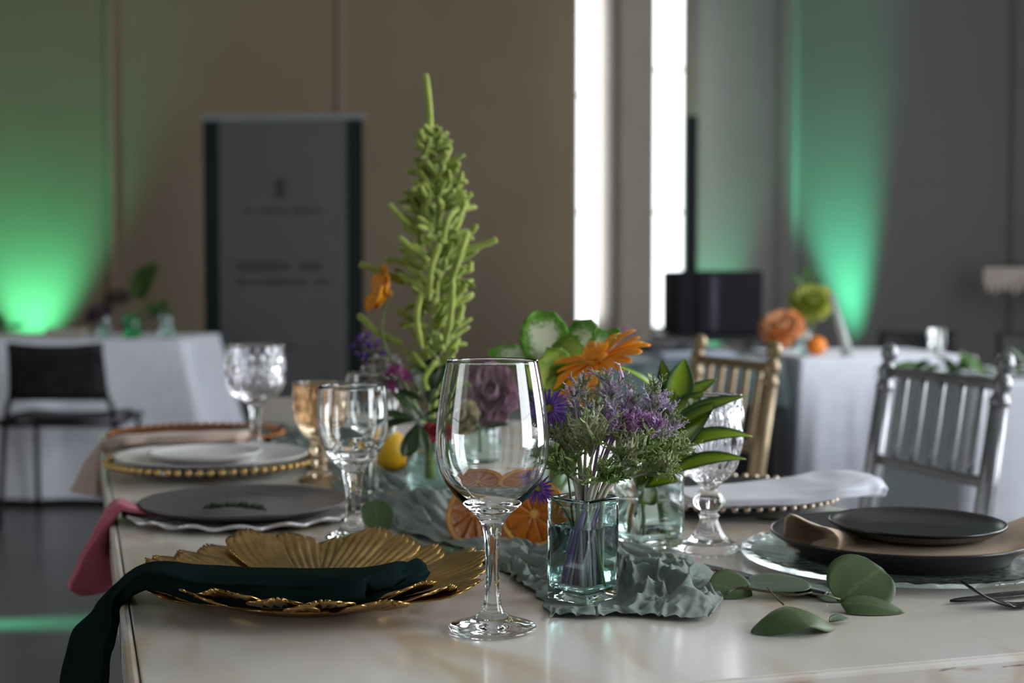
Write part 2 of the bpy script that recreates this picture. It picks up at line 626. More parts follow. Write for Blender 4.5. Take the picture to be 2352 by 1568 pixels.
# black skirted table behind the gold chair
plain_table('banquet table under the dark teal topper and black skirt', 0.53, 5.38, 0.58, 1.30, 0.10, 0.745)
draped_cloth('table_skirt', 'black skirt hanging under the dark teal topper', G['cloth_black'], 0.53, 5.38, 0.60, 1.32, 0.10, 0.751, 0.73, 0.02, 0.012, 30, seed=2)
draped_cloth('table_topper', 'dark teal topper cloth over the black skirted table', G['cloth_teal'], 0.53, 5.38, 0.62, 1.34, 0.10, 0.756, 0.15, 0.02, 0.006, 14, seed=3)
# white table right of it
plain_table('banquet table under the bright white cloth with orange flowers', 1.28, 5.28, 0.60, 0.60, 0.12, 0.745)
draped_cloth('tablecloth', 'bright white cloth with deep folds under the orange flowers', G['cloth_white'], 1.28, 5.28, 0.64, 0.64, 0.12, 0.755, 0.73, 0.06, 0.022, 11, seed=5)
# grey table at the right
plain_table('banquet table under the grey cloth behind the silver chair', 1.98, 4.12, 1.50, 0.76, -0.02, 0.745)
draped_cloth('tablecloth', 'grey cloth over the table behind the silver chair', G['cloth_grey'], 1.98, 4.12, 1.52, 0.78, -0.02, 0.752, 0.72, 0.05, 0.012, 22, seed=4)


# ---- black stacking chair
def stacking_chair(label, loc, rotz, group=None):
    t = thing('stacking_chair', label, 'chair', loc, rotz, group)
    P = []
    for i in range(7):
        z = lerp(0.53, 0.755, i / 6)
        P.append([V((x * 0.195, -0.20 - 0.03 * (i / 6) - 0.03 * (1 - x * x), z + 0.012 * x * x * (1 if i > 3 else -0.3))) for x in [-1 + 2 * j / 10 for j in range(11)]])
    MB().grid(P).build('backrest', G['black_plastic'], t, solid=0.018)
    S = []
    for i in range(7):
        y = lerp(-0.19, 0.21, i / 6)
        S.append([V((x * 0.21, y, 0.445 + 0.012 * x * x - 0.02 * smooth01((i - 4.5) / 1.5))) for x in [-1 + 2 * j / 10 for j in range(11)]])
    MB().grid(S).build('seat', G['black_plastic'], t, solid=0.018)
    for sx in (-1, 1):
        MB().tube(spline([(sx * 0.185, -0.235, 0.74), (sx * 0.195, -0.20, 0.56), (sx * 0.225, -0.19, 0.44), (sx * 0.24, -0.24, 0.0)], 14), 0.012, 8).build('leg', G['black_plastic'], t)
        MB().tube([(sx * 0.225, 0.19, 0.44), (sx * 0.235, 0.23, 0.0)], 0.012, 8).build('leg', G['black_plastic'], t)
        MB().tube([(sx * 0.25, -0.20, 0.435), (sx * 0.235, 0.20, 0.435)], 0.014, 8).build('side_rail', G['black_plastic'], t)
    MB().tube([(-0.25, -0.195, 0.425), (0.25, -0.195, 0.425)], 0.013, 8).build('cross_rail', G['black_plastic'], t)
    return t


stacking_chair('black plastic stacking chair tucked in at the white clothed table', (-1.88, 6.08, 0), 0.0)
stacking_chair('black stacking chair behind the bright white tablecloth', (2.02, 7.05, 0), 2.9)
stacking_chair('black stacking chair beyond the grey clothed table by the wall', (2.62, 6.9, 0), 3.1)

# ---- standing banner
G['banner_mid'] = mat('banner_print', (0.092, 0.090, 0.092), 0.8, spec=0.2, col2=(0.082, 0.083, 0.086), nscale=3)
G['banner_side'] = mat('banner_border', (0.010, 0.015, 0.015), 0.8, spec=0.1, col2=(0.013, 0.018, 0.018), nscale=3)
G['banner_ink'] = mat('banner_ink', (0.045, 0.051, 0.053), 0.8, spec=0.2, col2=(0.04, 0.046, 0.047), nscale=8)
t = thing('standing_banner', 'tall grey standing banner with dark side borders against the long wall', 'banner', (-1.195, 7.45, 0), -0.10)
MB().box((0, 0, 0.965), (0.68, 0.012, 1.79)).build('grey_panel', G['banner_mid'], t, smooth=False)
for sx in (-1, 1):
    MB().box((sx * 0.382, 0, 0.965), (0.084, 0.013, 1.79)).build('dark_border', G['banner_side'], t, smooth=False)
MB().box((0, 0, 1.868), (0.86, 0.03, 0.026)).build('top_rail', mat('banner_rail', (0.22, 0.25, 0.26), 0.5, metal=0.3, col2=(0.2, 0.22, 0.23), nscale=6), t, smooth=False)
MB().prism([(-0.44, -0.10), (0.44, -0.10), (0.44, 0.10), (-0.44, 0.10)], 0.0, 0.07).build('base_cassette', G['black_plastic'], t, smooth=False, bevel=0.02)
rnd = random.Random(3)
mk = MB()
for k in range(6):
    a = k * 1.05
    mk.box((0.012 * math.cos(a) - 0.01, -0.0085, 1.50 + 0.035 * math.sin(a)), (0.02, 0.004, 0.045), Matrix.Rotation(a, 3, 'Y'))
tag(mk.build('faint_emblem', G['banner_ink'], t, smooth=False), kind='stuff')


def faint_line(z, w, h, nlet, name):
    mb = MB()
    for k in range(nlet):
        if rnd.random() < 0.12: continue
        x = -w / 2 + w * (k + 0.5) / nlet
        mb.box((x, -0.0085, z), (w / nlet * rnd.uniform(0.4, 0.75), 0.004, h * rnd.uniform(0.6, 1.0)))
    tag(mb.build(name, G['banner_ink'], t, smooth=False), kind='stuff')


faint_line(1.385, 0.42, 0.03, 16, 'faint_print_line')
faint_line(1.095, 0.50, 0.055, 12, 'faint_print_line')
faint_line(1.015, 0.50, 0.030, 24, 'faint_print_line')
faint_line(0.67, 0.16, 0.02, 8, 'faint_print_line')

# ---- loudspeaker: box on the black skirted stand, column on top
G['speaker_box'] = mat('speaker_paint', (0.006, 0.006, 0.008), 0.7, spec=0.08, col2=(0.012, 0.012, 0.014), nscale=50, bump=0.2, bscale=300)
G['grille'] = mat('speaker_grille', (0.010, 0.010, 0.013), 0.7, spec=0.1, col2=(0.014, 0.014, 0.018), nscale=300)
t = thing('equipment_stand', 'black stand carrying the column loudspeaker by the tall window', 'stand', (1.015, 7.22, 0), 0.08)
MB().box((0, 0, 0.735), (0.54, 0.44, 0.03)).build('shelf', G['black_plastic'], t, smooth=False, bevel=0.005)
for i in (-1, 1):
    for j in (-1, 1):
        MB().box((i * 0.24, j * 0.19, 0.36), (0.04, 0.04, 0.72)).build('leg', G['black_plastic'], t, smooth=False)
t = thing('column_loudspeaker', 'black subwoofer box with a thin column speaker rising from it', 'loudspeaker', (1.015, 7.22, 0.75), 0.08)
MB().box((0, 0.01, 0.16), (0.44, 0.36, 0.32)).build('subwoofer_box', G['speaker_box'], t, smooth=False, bevel=0.012)
MB().box((0.055, -0.176, 0.16), (0.32, 0.012, 0.29)).build('grille', G['grille'], t, smooth=False, bevel=0.004)
MB().box((-0.03, -0.184, 0.16), (0.035, 0.004, 0.27)).build('grille_strip', mat('strip_grey', (0.03, 0.03, 0.045), 0.5, spec=0.2, col2=(0.05, 0.05, 0.07), nscale=9), t, smooth=False)
MB().box((-0.105, 0.02, 0.71), (0.052, 0.06, 0.78)).build('column_speaker', G['speaker_box'], t, smooth=False, bevel=0.006)
MB().box((-0.105, -0.012, 0.71), (0.04, 0.008, 0.74)).build('column_grille', G['grille'], t, smooth=False)

# ---- small fringed hanging on the grey wall
G['fringe'] = mat('fringe_cream', (0.86, 0.76, 0.68), 0.9, col2=(0.74, 0.60, 0.54), nscale=18, bump=0.4, bscale=120)
t = thing('fringed_hanging', 'small cream fringed hanging on the grey wall', 'wall hanging', (2.98, 8.42, 1.0), ang)
MB().tube([(-0.20, -0.02, 0.105), (0.30, -0.02, 0.105)], 0.008, 8).build('rod', G['metal_dark'], t)
MB().box((0.05, -0.02, 0.05), (0.46, 0.012, 0.10)).build('band', G['fringe'], t, smooth=False)
for k in range(12):
    x = -0.16 + k * 0.04
    MB().tube([(x, -0.02, 0.01), (x + 0.004, -0.02, -0.03), (x, -0.02, -0.05 - 0.025 * (k % 3 == 1))], [0.012, 0.016, 0.006], 7).build('tassel', G['fringe'], t)


# ---- chiavari chairs
def chiavari(label, loc, rotz, m, seatm, hw=0.158):
    t = thing('chiavari_chair', label, 'chair', loc, rotz)
    H = 0.92

    def yb(z):    # the back leans away above the seat
        return -0.072 * max(0.0, z - 0.45) / 0.47 if z > 0.45 else 0.0 - 0.10 * (0.45 - z) / 0.45 * 0.6
    for sx in (-1, 1):
        zs = [0, 0.15, 0.30, 0.45, 0.60, 0.72, 0.84]
        post = MB().tube([(sx * hw, yb(z), z) for z in zs], [0.011, 0.0125, 0.0135, 0.015, 0.015, 0.0148, 0.0142], 14).build('back_post', m, t)
        fin = []
        for z, r in ((0.838, 0.0175), (0.843, 0.0205), (0.850, 0.021), (0.856, 0.016), (0.861, 0.0145), (0.867, 0.019), (0.874, 0.0205), (0.881, 0.018), (0.886, 0.012), (0.890, 0.012),
                     (0.894, 0.0165), (0.902, 0.0195), (0.910, 0.0185), (0.917, 0.013), (0.921, 0.004)):
            fin.append(((sx * hw, yb(z), z), r * 0.74))
        MB().tube([p for p, r in fin], [r for p, r in fin], 16).build('finial', m, post)
        MB().tube([(sx * (hw + 0.015), 0.37, 0.0), (sx * (hw + 0.015), 0.36, 0.25), (sx * (hw + 0.015), 0.36, 0.44)], [0.011, 0.016, 0.017], 12).build('front_leg', m, t)
        for z in (0.16, 0.28):
            MB().tube([(sx * hw, yb(z), z), (sx * (hw + 0.015), 0.365, z)], 0.008, 8).build('stretcher', m, t)
    for z in (0.725, 0.872):
        P = [(x * hw, yb(z) - 0.006 * (1 - x * x), z) for x in [-1 + 2 * j / 8 for j in range(9)]]
        MB().tube(P, 0.0092, 10).build('back_rail', m, t)
    for k in range(5):
        x = -hw + 2 * hw * (k + 1) / 6
        MB().tube([(x, yb(z) - 0.005, z) for z in (0.722, 0.75, 0.80, 0.85, 0.875)], [0.0052, 0.0062, 0.0070, 0.0062, 0.0052], 8).build('spindle', m, t)
    for z in (0.22,):
        MB().tube([(-hw, yb(z), z), (hw, yb(z), z)], 0.008, 8).build('stretcher', m, t)
        MB().tube([(-hw - 0.015, 0.365, z), (hw + 0.015, 0.365, z)], 0.008, 8).build('stretcher', m, t)
    MB().box((0, 0.18, 0.445), (2 * hw + 0.06, 0.40, 0.025)).build('seat_frame', m, t, smooth=False, bevel=0.008)
    MB().box((0, 0.19, 0.475), (2 * hw + 0.02, 0.36, 0.035)).build('seat_pad', seatm, t, smooth=True, bevel=0.012)
    return t


G['silver_paint'] = mat('silver_paint', (0.21, 0.215, 0.23), 0.28, metal=0.6, col2=(0.17, 0.175, 0.19), nscale=40, bump=0.08, bscale=90)
G['gold_paint'] = mat('gold_paint', (0.20, 0.145, 0.078), 0.36, metal=0.5, col2=(0.24, 0.175, 0.095), nscale=40, bump=0.08, bscale=90)
G['seat_white'] = fabric('seat_white', (0.6, 0.6, 0.62))
CH = math.radians(106.9)
chiavari('silver painted chair with turned finials and five back spindles', (0.622, 2.245, 0), CH, G['silver_paint'], G['seat_white'])
chiavari('gold painted chair with spindle back at the long side', (0.352, 2.645, 0), CH, G['gold_paint'], G['seat_white'])
# ------------------------------------------------------------------ the dining table
TB = V((0.9568, 0.2907, 0)); TA = V((-0.2907, 0.9568, 0)); TO = V((-0.231, 0.860, 0.75))
TW, TL = 0.868, 1.79
TROT = math.atan2(0.2907, 0.9568)


def T(u, v, z=0.0):
    return TO + TB * u + TA * v + V((0, 0, z))


def painted_wood(name, chips, stretch=(1, 1, 1)):
    """old white paint over brown wood: ochre stains, fine scratches, chipped spots"""
    m = mat(name, (0.60, 0.575, 0.53), 0.22, coat=0.25, spec=0.5)
    nt = m.node_tree; L = nt.links; b = nt.nodes['Principled BSDF']
    tc = nt.nodes.new('ShaderNodeTexCoord')

    def nz(scale, detail, lo, hi, st=None, dist=0.0):
        src = tc.outputs['Object']
        if st:
            mp = nt.nodes.new('ShaderNodeMapping'); mp.inputs['Scale'].default_value = st
            L.new(src, mp.inputs[0]); src = mp.outputs[0]
        n_ = nt.nodes.new('ShaderNodeTexNoise'); n_.inputs['Scale'].default_value = scale
        n_.inputs['Detail'].default_value = detail; n_.inputs['Distortion'].default_value = dist
        L.new(src, n_.inputs['Vector'])
        r = nt.nodes.new('ShaderNodeMapRange'); r.interpolation_type = 'SMOOTHSTEP'; r.inputs[1].default_value = lo; r.inputs[2].default_value = hi
        L.new(n_.outputs['Fac'], r.inputs[0])
        return r.outputs[0]

    def mix(f, a, c):
        x = nt.nodes.new('ShaderNodeMix'); x.data_type = 'RGBA'
        L.new(f, x.inputs[0])
        for k, q in ((6, a), (7, c)):
            if isinstance(q, tuple): x.inputs[k].default_value = (*q, 1)
            else: L.new(q, x.inputs[k])
        return x.outputs[2]
    c = mix(nz(5, 1, 0.30, 0.75), (0.76, 0.735, 0.70), (0.70, 0.67, 0.63))
    stain = nt.nodes.new('ShaderNodeMath'); stain.operation = 'MULTIPLY'; stain.inputs[1].default_value = 0.62
    L.new(nz(12, 2, 0.50, 0.70, (1.0, 0.40, 1), 0.6), stain.inputs[0])
    c = mix(stain.outputs[0], c, (0.52, 0.36, 0.18))
    st2 = nt.nodes.new('ShaderNodeMath'); st2.operation = 'MULTIPLY'; st2.inputs[1].default_value = 0.42
    L.new(nz(5, 2, 0.45, 0.70, (1.0, 0.6, 1), 0.3), st2.inputs[0])
    c = mix(st2.outputs[0], c, (0.56, 0.47, 0.34))
    if chips:
        c = mix(nz(60, 4, 0.64, 0.70, stretch, 0.4), c, (0.30, 0.22, 0.17))
        c = mix(nz(35, 4, 0.60, 0.72, stretch, 0.4), c, (0.55, 0.38, 0.31))
    L.new(c, b.inputs['Base Color'])
    b.inputs['Roughness'].default_value = 0.24
    if not chips: return m
    bp = nt.nodes.new('ShaderNodeBump'); bp.inputs['Strength'].default_value = 0.25 if chips else 0.06; bp.inputs['Distance'].default_value = 0.001
    L.new(nz(90, 3, 0.0, 1.0, stretch), bp.inputs['Height']); L.new(bp.outputs[0], b.inputs['Normal'])
    return m


G['table_top'] = painted_wood('painted_tabletop', False)
G['table_edge'] = painted_wood('chipped_edge_paint', True, (0.4, 0.4, 2.5))
G['wood_worn'] = mat('worn_wood', (0.40, 0.28, 0.17), 0.6, col2=(0.32, 0.24, 0.16), nscale=40)
t = thing('dining_table', 'long white painted dining table with worn chipped edges', 'table', (TO.x, TO.y, 0), TROT)
z = 0.75
EB = 0.0085
MB().box((TW / 2, TL / 2, z - 0.012), (TW - 2 * EB - 0.0009, TL - 2 * EB - 0.0009, 0.024)).build('tabletop', G['table_top'], t, smooth=False, bevel=0.0012)
for (cx, cy, sx, sy) in ((EB / 2, TL / 2, EB, TL), (TW - EB / 2, TL / 2, EB, TL), (TW / 2, EB / 2, TW - 2 * EB, EB), (TW / 2, TL - EB / 2, TW - 2 * EB, EB)):
    MB().box((cx, cy, z - 0.021), (sx - 0.0004, sy - 0.0004, 0.042)).build('edge_board', G['table_edge'], t, smooth=False, bevel=0.0035)
MB().box((TW / 2, TL / 2, z - 0.030), (TW - 0.018, TL - 0.018, 0.011)).build('underlay_board', G['wood_worn'], t, smooth=False)
for (cx, cy, sx, sy) in ((0.075, TL / 2, 0.022, TL - 0.2), (TW - 0.075, TL / 2, 0.022, TL - 0.2), (TW / 2, 0.09, TW - 0.2, 0.022), (TW / 2, TL - 0.09, TW - 0.2, 0.022)):
    MB().box((cx, cy, z - 0.085), (sx, sy, 0.09)).build('apron', G['table_edge'], t, smooth=False, bevel=0.002)
for i in (0.08, TW - 0.08):
    for j in (0.09, TL - 0.09):
        MB().tube([(i, j, 0), (i, j, 0.30), (i, j, 0.60), (i, j, 0.705)], [0.024, 0.032, 0.040, 0.040], 4).build('leg', G['table_edge'], t, smooth=False, bevel=0.003)

TZ = 0.7502
# ------------------------------------------------------------------ plates
G['grey_ceramic'] = mat('grey_stoneware', (0.115, 0.105, 0.115), 0.38, col2=(0.10, 0.095, 0.10), nscale=40, bump=0.05, bscale=250)
G['black_ceramic'] = mat('black_stoneware', (0.012, 0.011, 0.013), 0.28, col2=(0.016, 0.015, 0.017), nscale=40, bump=0.04, bscale=300)
G['white_ceramic'] = mat('white_porcelain', (0.68, 0.69, 0.67), 0.22, col2=(0.65, 0.66, 0.64), nscale=20)
G['pearl'] = mat('pearl_white_charger', (0.60, 0.58, 0.58), 0.25, metal=0.25, col2=(0.54, 0.52, 0.53), nscale=14, coat=0.3)
G['gold'] = mat('brushed_gold', (0.52, 0.345, 0.125), 0.30, metal=1.0, col2=(0.40, 0.25, 0.08), nscale=50, bump=0.35, bscale=260)
G['gold_bead'] = mat('gold_beads', (0.75, 0.52, 0.20), 0.22, metal=1.0, col2=(0.65, 0.43, 0.16), nscale=40)
G['copper'] = mat('copper_charger', (0.42, 0.17, 0.07), 0.3, metal=0.9, col2=(0.34, 0.13, 0.05), nscale=30)
G['dark_charger'] = mat('dark_charger', (0.02, 0.022, 0.026), 0.25, metal=0.4, col2=(0.03, 0.03, 0.034), nscale=30)


def plate_prof(R, h, foot=0.6, th=0.004, lip=0.0):
    """closed profile of a coupe plate, bottom to inside"""
    return [(0.0, 0.0012), (R * foot * 0.9, 0.0012), (R * foot * 0.94, 0.0), (R * foot, 0.0), (R * foot + 0.002, 0.002), (R * 0.86, h * 0.42), (R * 0.97, h * 0.86),
            (R, h), (R - 0.0005, h + 0.0018), (R - 0.003, h + 0.0012), (R * 0.94, h * 0.86 + 0.001), (R * 0.83, h * 0.42 + th * 0.8), (R * 0.70, th + h * 0.12),
            (R * foot, th + 0.0005), (R * 0.3, th), (0.0, th)]


def plate(name, label, loc, R, h, m, foot=0.6, th=0.004, group=None):
    o = MB().lathe(plate_prof(R, h, foot, th), 72).build(name, m)
    o.location = loc
    return tag(o, label, 'plate', group)


def wavy_charger(label, loc, R, m, rimm, waves=17):
    t = thing('charger_plate', label, 'charger plate', loc)

    def modr(r, z, a, i):
        k = smooth01((r / R - 0.72) / 0.28)
        return r * (1 + 0.016 * k * math.sin(waves * a) + 0.010 * k * math.sin(2 * waves * a + 1))
    R_ = []
    prof = [(0.0, 0.0), (R * 0.55, 0.0), (R * 0.72, 0.001), (R * 0.9, 0.004), (R, 0.0075), (R, 0.0100), (R * 0.9, 0.0070), (R * 0.72, 0.0045), (R * 0.55, 0.004), (0.0, 0.004)]
    seg = 136
    mb = MB()
    rings = []
    for i, (r, z) in enumerate(prof):
        ring = []
        for k in range(seg):
            a = 2 * math.pi * k / seg
            kk = smooth01((r / R - 0.72) / 0.28)
            rr = modr(r, z, a, i)
            ring.append(V((rr * math.cos(a), rr * math.sin(a), z + 0.0022 * kk * math.sin(waves * a + 0.8))))
        rings.append(ring)
    mb.rings(rings, False, False)
    mb.build('dish', m, t)
    pts = rings[4]
    pts2 = [p + V((0, 0, 0.0012)) for p in pts]
    rim = MB()
    Rr = []
    for k in range(seg):
        p = pts2[k]
        o = V((p.x, p.y, 0)).normalized()
        Rr.append([p + o * 0.0014 * math.cos(b) + V((0, 0, 0.0022 * math.sin(b))) for b in [2 * math.pi * q / 6 for q in range(6)]])
    rim.grid(Rr, True, True).build('scalloped_rim', rimm, t)
    return t


def beaded_charger(label, loc, R, m, beadm, nb=64, glass=False, h=0.016, br=0.0042):
    t = thing('charger_plate', label, 'charger plate', loc)
    th = 0.004
    prof = [(0.0, 0.0), (R * 0.62, 0.0), (R * 0.72, 0.002), (R * 0.93, h * 0.7), (R * 0.985, h), (R * 0.985, h + 0.003), (R * 0.92, h * 0.7 + th), (R * 0.71, 0.002 + th), (R * 0.6, th), (0.0, th)]
    dish = MB().lathe(prof, 80).build('dish', m, t)
    bead = MB().ball((0, 0, 0), br, 10, 7).mesh('bead')
    bead.materials.append(beadm)
    for k in range(nb):
        a = 2 * math.pi * k / nb
        o = link('bead', bead, dish)
        o.location = (R * math.cos(a), R * math.sin(a), h + 0.002)
    return t


# far left place: copper charger, pale napkin
CP = V((-0.5375, 2.4160, 0.7630)); CP.z = TZ
beaded_charger('copper charger under the folded pale napkin at the far place', CP, 0.145, G['copper'], G['copper'], 60)
# second left place: white plates on clear charger with gold beads
WP = V((-0.4354, 2.0550, 0.7680)); WP.z = TZ
beaded_charger('clear glass charger with gold beaded rim under white plates', WP, 0.150, G['glass'], G['gold_bead'], 64, h=0.016, br=0.0046)
plate('dinner_plate', 'large white porcelain plate on the gold beaded charger', (WP.x, WP.y, TZ + 0.0125), 0.138, 0.0135, G['white_ceramic'], 0.62)
plate('side_plate', 'small white porcelain plate on the large white plate', (WP.x - 0.009, WP.y - 0.003, TZ + 0.0175), 0.081, 0.0125, G['white_ceramic'], 0.55)
# third left place: grey plate on scalloped charger
GP = V((-0.3169, 1.6764, 0.7670)); GP.z = TZ
wavy_charger('pearly scalloped charger under the grey stoneware plate', GP, 0.139, G['pearl'], G['pearl'])
plate('dinner_plate', 'matt grey stoneware plate with a rosemary sprig on it', (GP.x, GP.y, TZ + 0.0048), 0.1225, 0.0125, G['grey_ceramic'], 0.60)
# right place: black plates on pressed glass
BP = V((0.386, 1.400, TZ))
tt = thing('charger_plate', 'clear pressed glass charger with hammered rim under black plates', 'charger plate', BP)
R = 0.156
rings = []
prof = [(0.002, 0.0), (R * 0.6, 0.0), (R * 0.72, 0.001), (R * 0.9, 0.004), (R, 0.0065), (R + 0.0015, 0.0085), (R, 0.0105), (R * 0.9, 0.0085), (R * 0.72, 0.0055), (R * 0.6, 0.005), (0.002, 0.005)]
for i, (r, z_) in enumerate(prof):
    k = smooth01((r / R - 0.62) / 0.3)
    rings.append([V((r * (1 + 0.006 * k * N(a * 9, 3)) * math.cos(a), r * (1 + 0.006 * k * N(a * 9, 3)) * math.sin(a), z_ + (0.0016 * k * (math.sin(a * 44) * 0.5 + N(a * 14, i * 0.7)) if i > 5 else 0)))
                  for a in [2 * math.pi * q / 132 for q in range(132)]])
MB().rings(rings).build('dish', G['glass_plate'], tt)
plate('dinner_plate', 'large black stoneware plate under the tan napkin', (BP.x, BP.y, TZ + 0.0068), 0.128, 0.0215, G['black_ceramic'], 0.80)
SP = V((0.401, 1.400, 0))
plate('side_plate', 'small black stoneware plate resting on the tan napkin', (SP.x, SP.y, TZ + 0.0255), 0.0855, 0.0135, G['black_ceramic'], 0.66)
# second right place: dark charger with silver beads, white napkin
NP = V((0.2631, 1.7659, 0.7650)); NP.z = TZ
G['bead_pale'] = mat('pale_gold_beads', (0.62, 0.52, 0.42), 0.22, metal=0.9, col2=(0.55, 0.46, 0.38), nscale=40)
beaded_charger('dark beaded charger under the white folded napkin', NP, 0.142, G['dark_charger'], G['bead_pale'], 62, h=0.013)

# ---- gold charger of overlapping ribbed leaves
GC = V((-0.1719, 1.2431, 0.7570)); GC.z = TZ
t = thing('leaf_charger', 'gold charger plate of ribbed overlapping leaves', 'charger plate', GC, 0.3)
MB().lathe([(0, 0.0005), (0.075, 0.0), (0.082, 0.002), (0.090, 0.006), (0.086, 0.0085), (0.075, 0.0055), (0, 0.005)], 48).build('dish', G['gold'], t)


def gold_leaf(seed, L_=0.098, W_=0.060):
    P = []
    n_, m_ = 26, 31
    for i in range(n_):
        s = i / (n_ - 1)
        row = []
        w = W_ * (0.55 + 0.50 * s) * (1.0 if s < 0.86 else 0.30 + 0.70 * math.sqrt(max(0.0, 1 - ((s - 0.86) / 0.142) ** 2)))
        for j in range(m_):
            q = -1 + 2 * j / (m_ - 1)
            # ribs sweep outward from the midrib, the rim is notched between them
            rib = math.cos((q * 3.2 + 0.25 * math.sin(s * 3 + seed)) * 2 * math.pi + s * 1.5 * q)
            notch = 0.0030 * rib * smooth01((s - 0.6) / 0.4)
            x = q * w * 0.5 * (1 + 0.06 * rib * s)
            y = 0.056 + L_ * s + notch - 0.009 * q * q * s
            z_ = 0.0045 + 0.008 * s + 0.017 * s * s + 0.0011 * rib * (0.35 + s) - 0.006 * abs(q) ** 1.6 * s + 0.003 * math.sin(seed * 1.7) * s * s
            row.append(V((x, y, z_)))
        P.append(row)
    me = MB().grid(P).mesh('gold_leaf')
    me.materials.append(G['gold'])
    return me


gl = [gold_leaf(k) for k in range(4)]
NLEAF = 23
rnd = random.Random(5)
for k in range(NLEAF):
    o = link('leaf', gl[k % 4], t, solid=0.0016)
    o.rotation_euler = (rnd.uniform(-0.02, 0.02), 0.05 * (1 if k % 2 else -1), 2 * math.pi * k / NLEAF + rnd.uniform(-0.05, 0.05))
    o.location = (0, 0, 0.0012 * (k % 2) - 0.0002)
    o.scale = (1, rnd.uniform(0.94, 1.03), 1)

# ------------------------------------------------------------------ stemware
def goblet(name, label, loc, prof, m, seg=64, mod=None, cat='glass', scale=1.0, group=None, foot_n=0, rot=0.0):
    """prof: list of (part, [(r, z)...]) - part meshes are joined along shared rings"""
    t = thing(name, label, cat, loc, rot, group)
    for part, pr, md in prof:
        MB().lathe([(r * scale, z_ * scale) for r, z_ in pr], seg, mod=md).build(part, m, t)
    return t


def smooth_prof(pts, n):
    return [(max(0.0, p.x), p.y) for p in spline([(r, z_, 0) for r, z_ in pts], n)]


# wine glass in the foreground: one skin from foot to rim and down the inside
WG = (-0.0156, 1.1248, 0.7500)
outer = smooth_prof([(0.0345, 0.0010), (0.0352, 0.0022), (0.0335, 0.0040), (0.024, 0.0070), (0.013, 0.0115), (0.0080, 0.0180), (0.0059, 0.030), (0.0054, 0.045), (0.0056, 0.060), (0.0068, 0.076),
                     (0.0095, 0.086), (0.0150, 0.0935), (0.026, 0.104), (0.0365, 0.118), (0.0423, 0.134), (0.0438, 0.150), (0.0428, 0.168), (0.0404, 0.186), (0.0375, 0.203), (0.0352, 0.2150)], 110)
inner = smooth_prof([(0.0344, 0.2150), (0.0366, 0.203), (0.0395, 0.186), (0.0419, 0.168), (0.0429, 0.150), (0.0413, 0.134), (0.0355, 0.1195), (0.0245, 0.107), (0.0125, 0.0995), (0.0, 0.0975)], 60)
t = thing('wine_glass', 'tall clear wine glass standing empty on bare white table', 'glass', (WG[0], WG[1], TZ))
MB().lathe([(0.0, 0.0022), (0.022, 0.0014), (0.0335, 0.0)] + [(r * (1 + 0.03 * smooth01((z_ - 0.08) / 0.05)), z_) for r, z_ in outer] + [(0.0348 * 1.03, 0.2158)] + [(r * 1.03, z_) for r, z_ in inner], 96).build('glass_body', G['glass'], t)


def cut_mod(R0, z0, z1, nf, depth, twist=0.0, inner_from=None, diamond=True):
    def f(r, z_, a, i):
        if inner_from is not None and i >= inner_from: return r
        if z_ < z0 or z_ > z1: return r
        e = smooth01((z_ - z0) / 0.006) * smooth01((z1 - z_) / 0.006)
        if diamond:
            d_ = abs(math.sin(nf * a * 0.5 + twist * z_)) + abs(math.sin(nf * a * 0.5 - twist * z_))
            return r * (1 - depth * e * (1.4 - d_))
        return r * (1 - depth * e * (1 - abs(math.sin(nf * a * 0.5))))
    return f


# clear goblet with a short faceted stem, left of the runner
LG = (-0.1700, 1.5152, 0.7500)
o1 = smooth_prof([(0.0300, 0.0), (0.0310, 0.003), (0.0285, 0.006), (0.018, 0.011), (0.0105, 0.020), (0.0085, 0.036), (0.0088, 0.055), (0.0125, 0.074), (0.0170, 0.080), (0.026, 0.090), (0.0345, 0.106), (0.0375, 0.124), (0.0378, 0.145), (0.0365, 0.166)], 70)
i1 = smooth_prof([(0.0350, 0.166), (0.0362, 0.145), (0.0358, 0.124), (0.0325, 0.107), (0.0235, 0.093), (0.0, 0.087)], 34)
t = thing('goblet', 'clear goblet with stout faceted stem between grey plate and runner', 'glass', (LG[0], LG[1], TZ))
MB().lathe([(0.0, 0.002), (0.02, 0.001)] + o1 + [(0.0358, 0.1668)] + i1, 48,
           mod=lambda r, z_, a, i: r * (1 - 0.09 * (1 - abs(math.sin(4 * a))) * (1 if 0.004 < z_ < 0.10 and i < 72 else 0))).build('glass_body', G['glass'], t)

# amber pressed goblet
AG = (-0.2641, 1.9461, 0.7500)
o2 = smooth_prof([(0.030, 0.0), (0.031, 0.003), (0.027, 0.007), (0.015, 0.013), (0.0095, 0.022), (0.013, 0.030), (0.0095, 0.038), (0.0135, 0.047), (0.0105, 0.054), (0.017, 0.062), (0.027, 0.074), (0.0335, 0.092), (0.0355, 0.112), (0.0362, 0.138)], 64)
i2 = smooth_prof([(0.0340, 0.138), (0.0332, 0.112), (0.0310, 0.093), (0.0240, 0.077), (0.0, 0.070)], 30)
t = thing('goblet', 'amber pressed glass goblet behind the clear goblet', 'glass', (AG[0], AG[1], TZ))
MB().lathe([(0.0, 0.002)] + o2 + [(0.0352, 0.139)] + i2, 96, mod=cut_mod(0, 0.064, 0.130, 22, 0.045, 90.0, inner_from=65)).build('glass_body', G['glass_amber'], t)

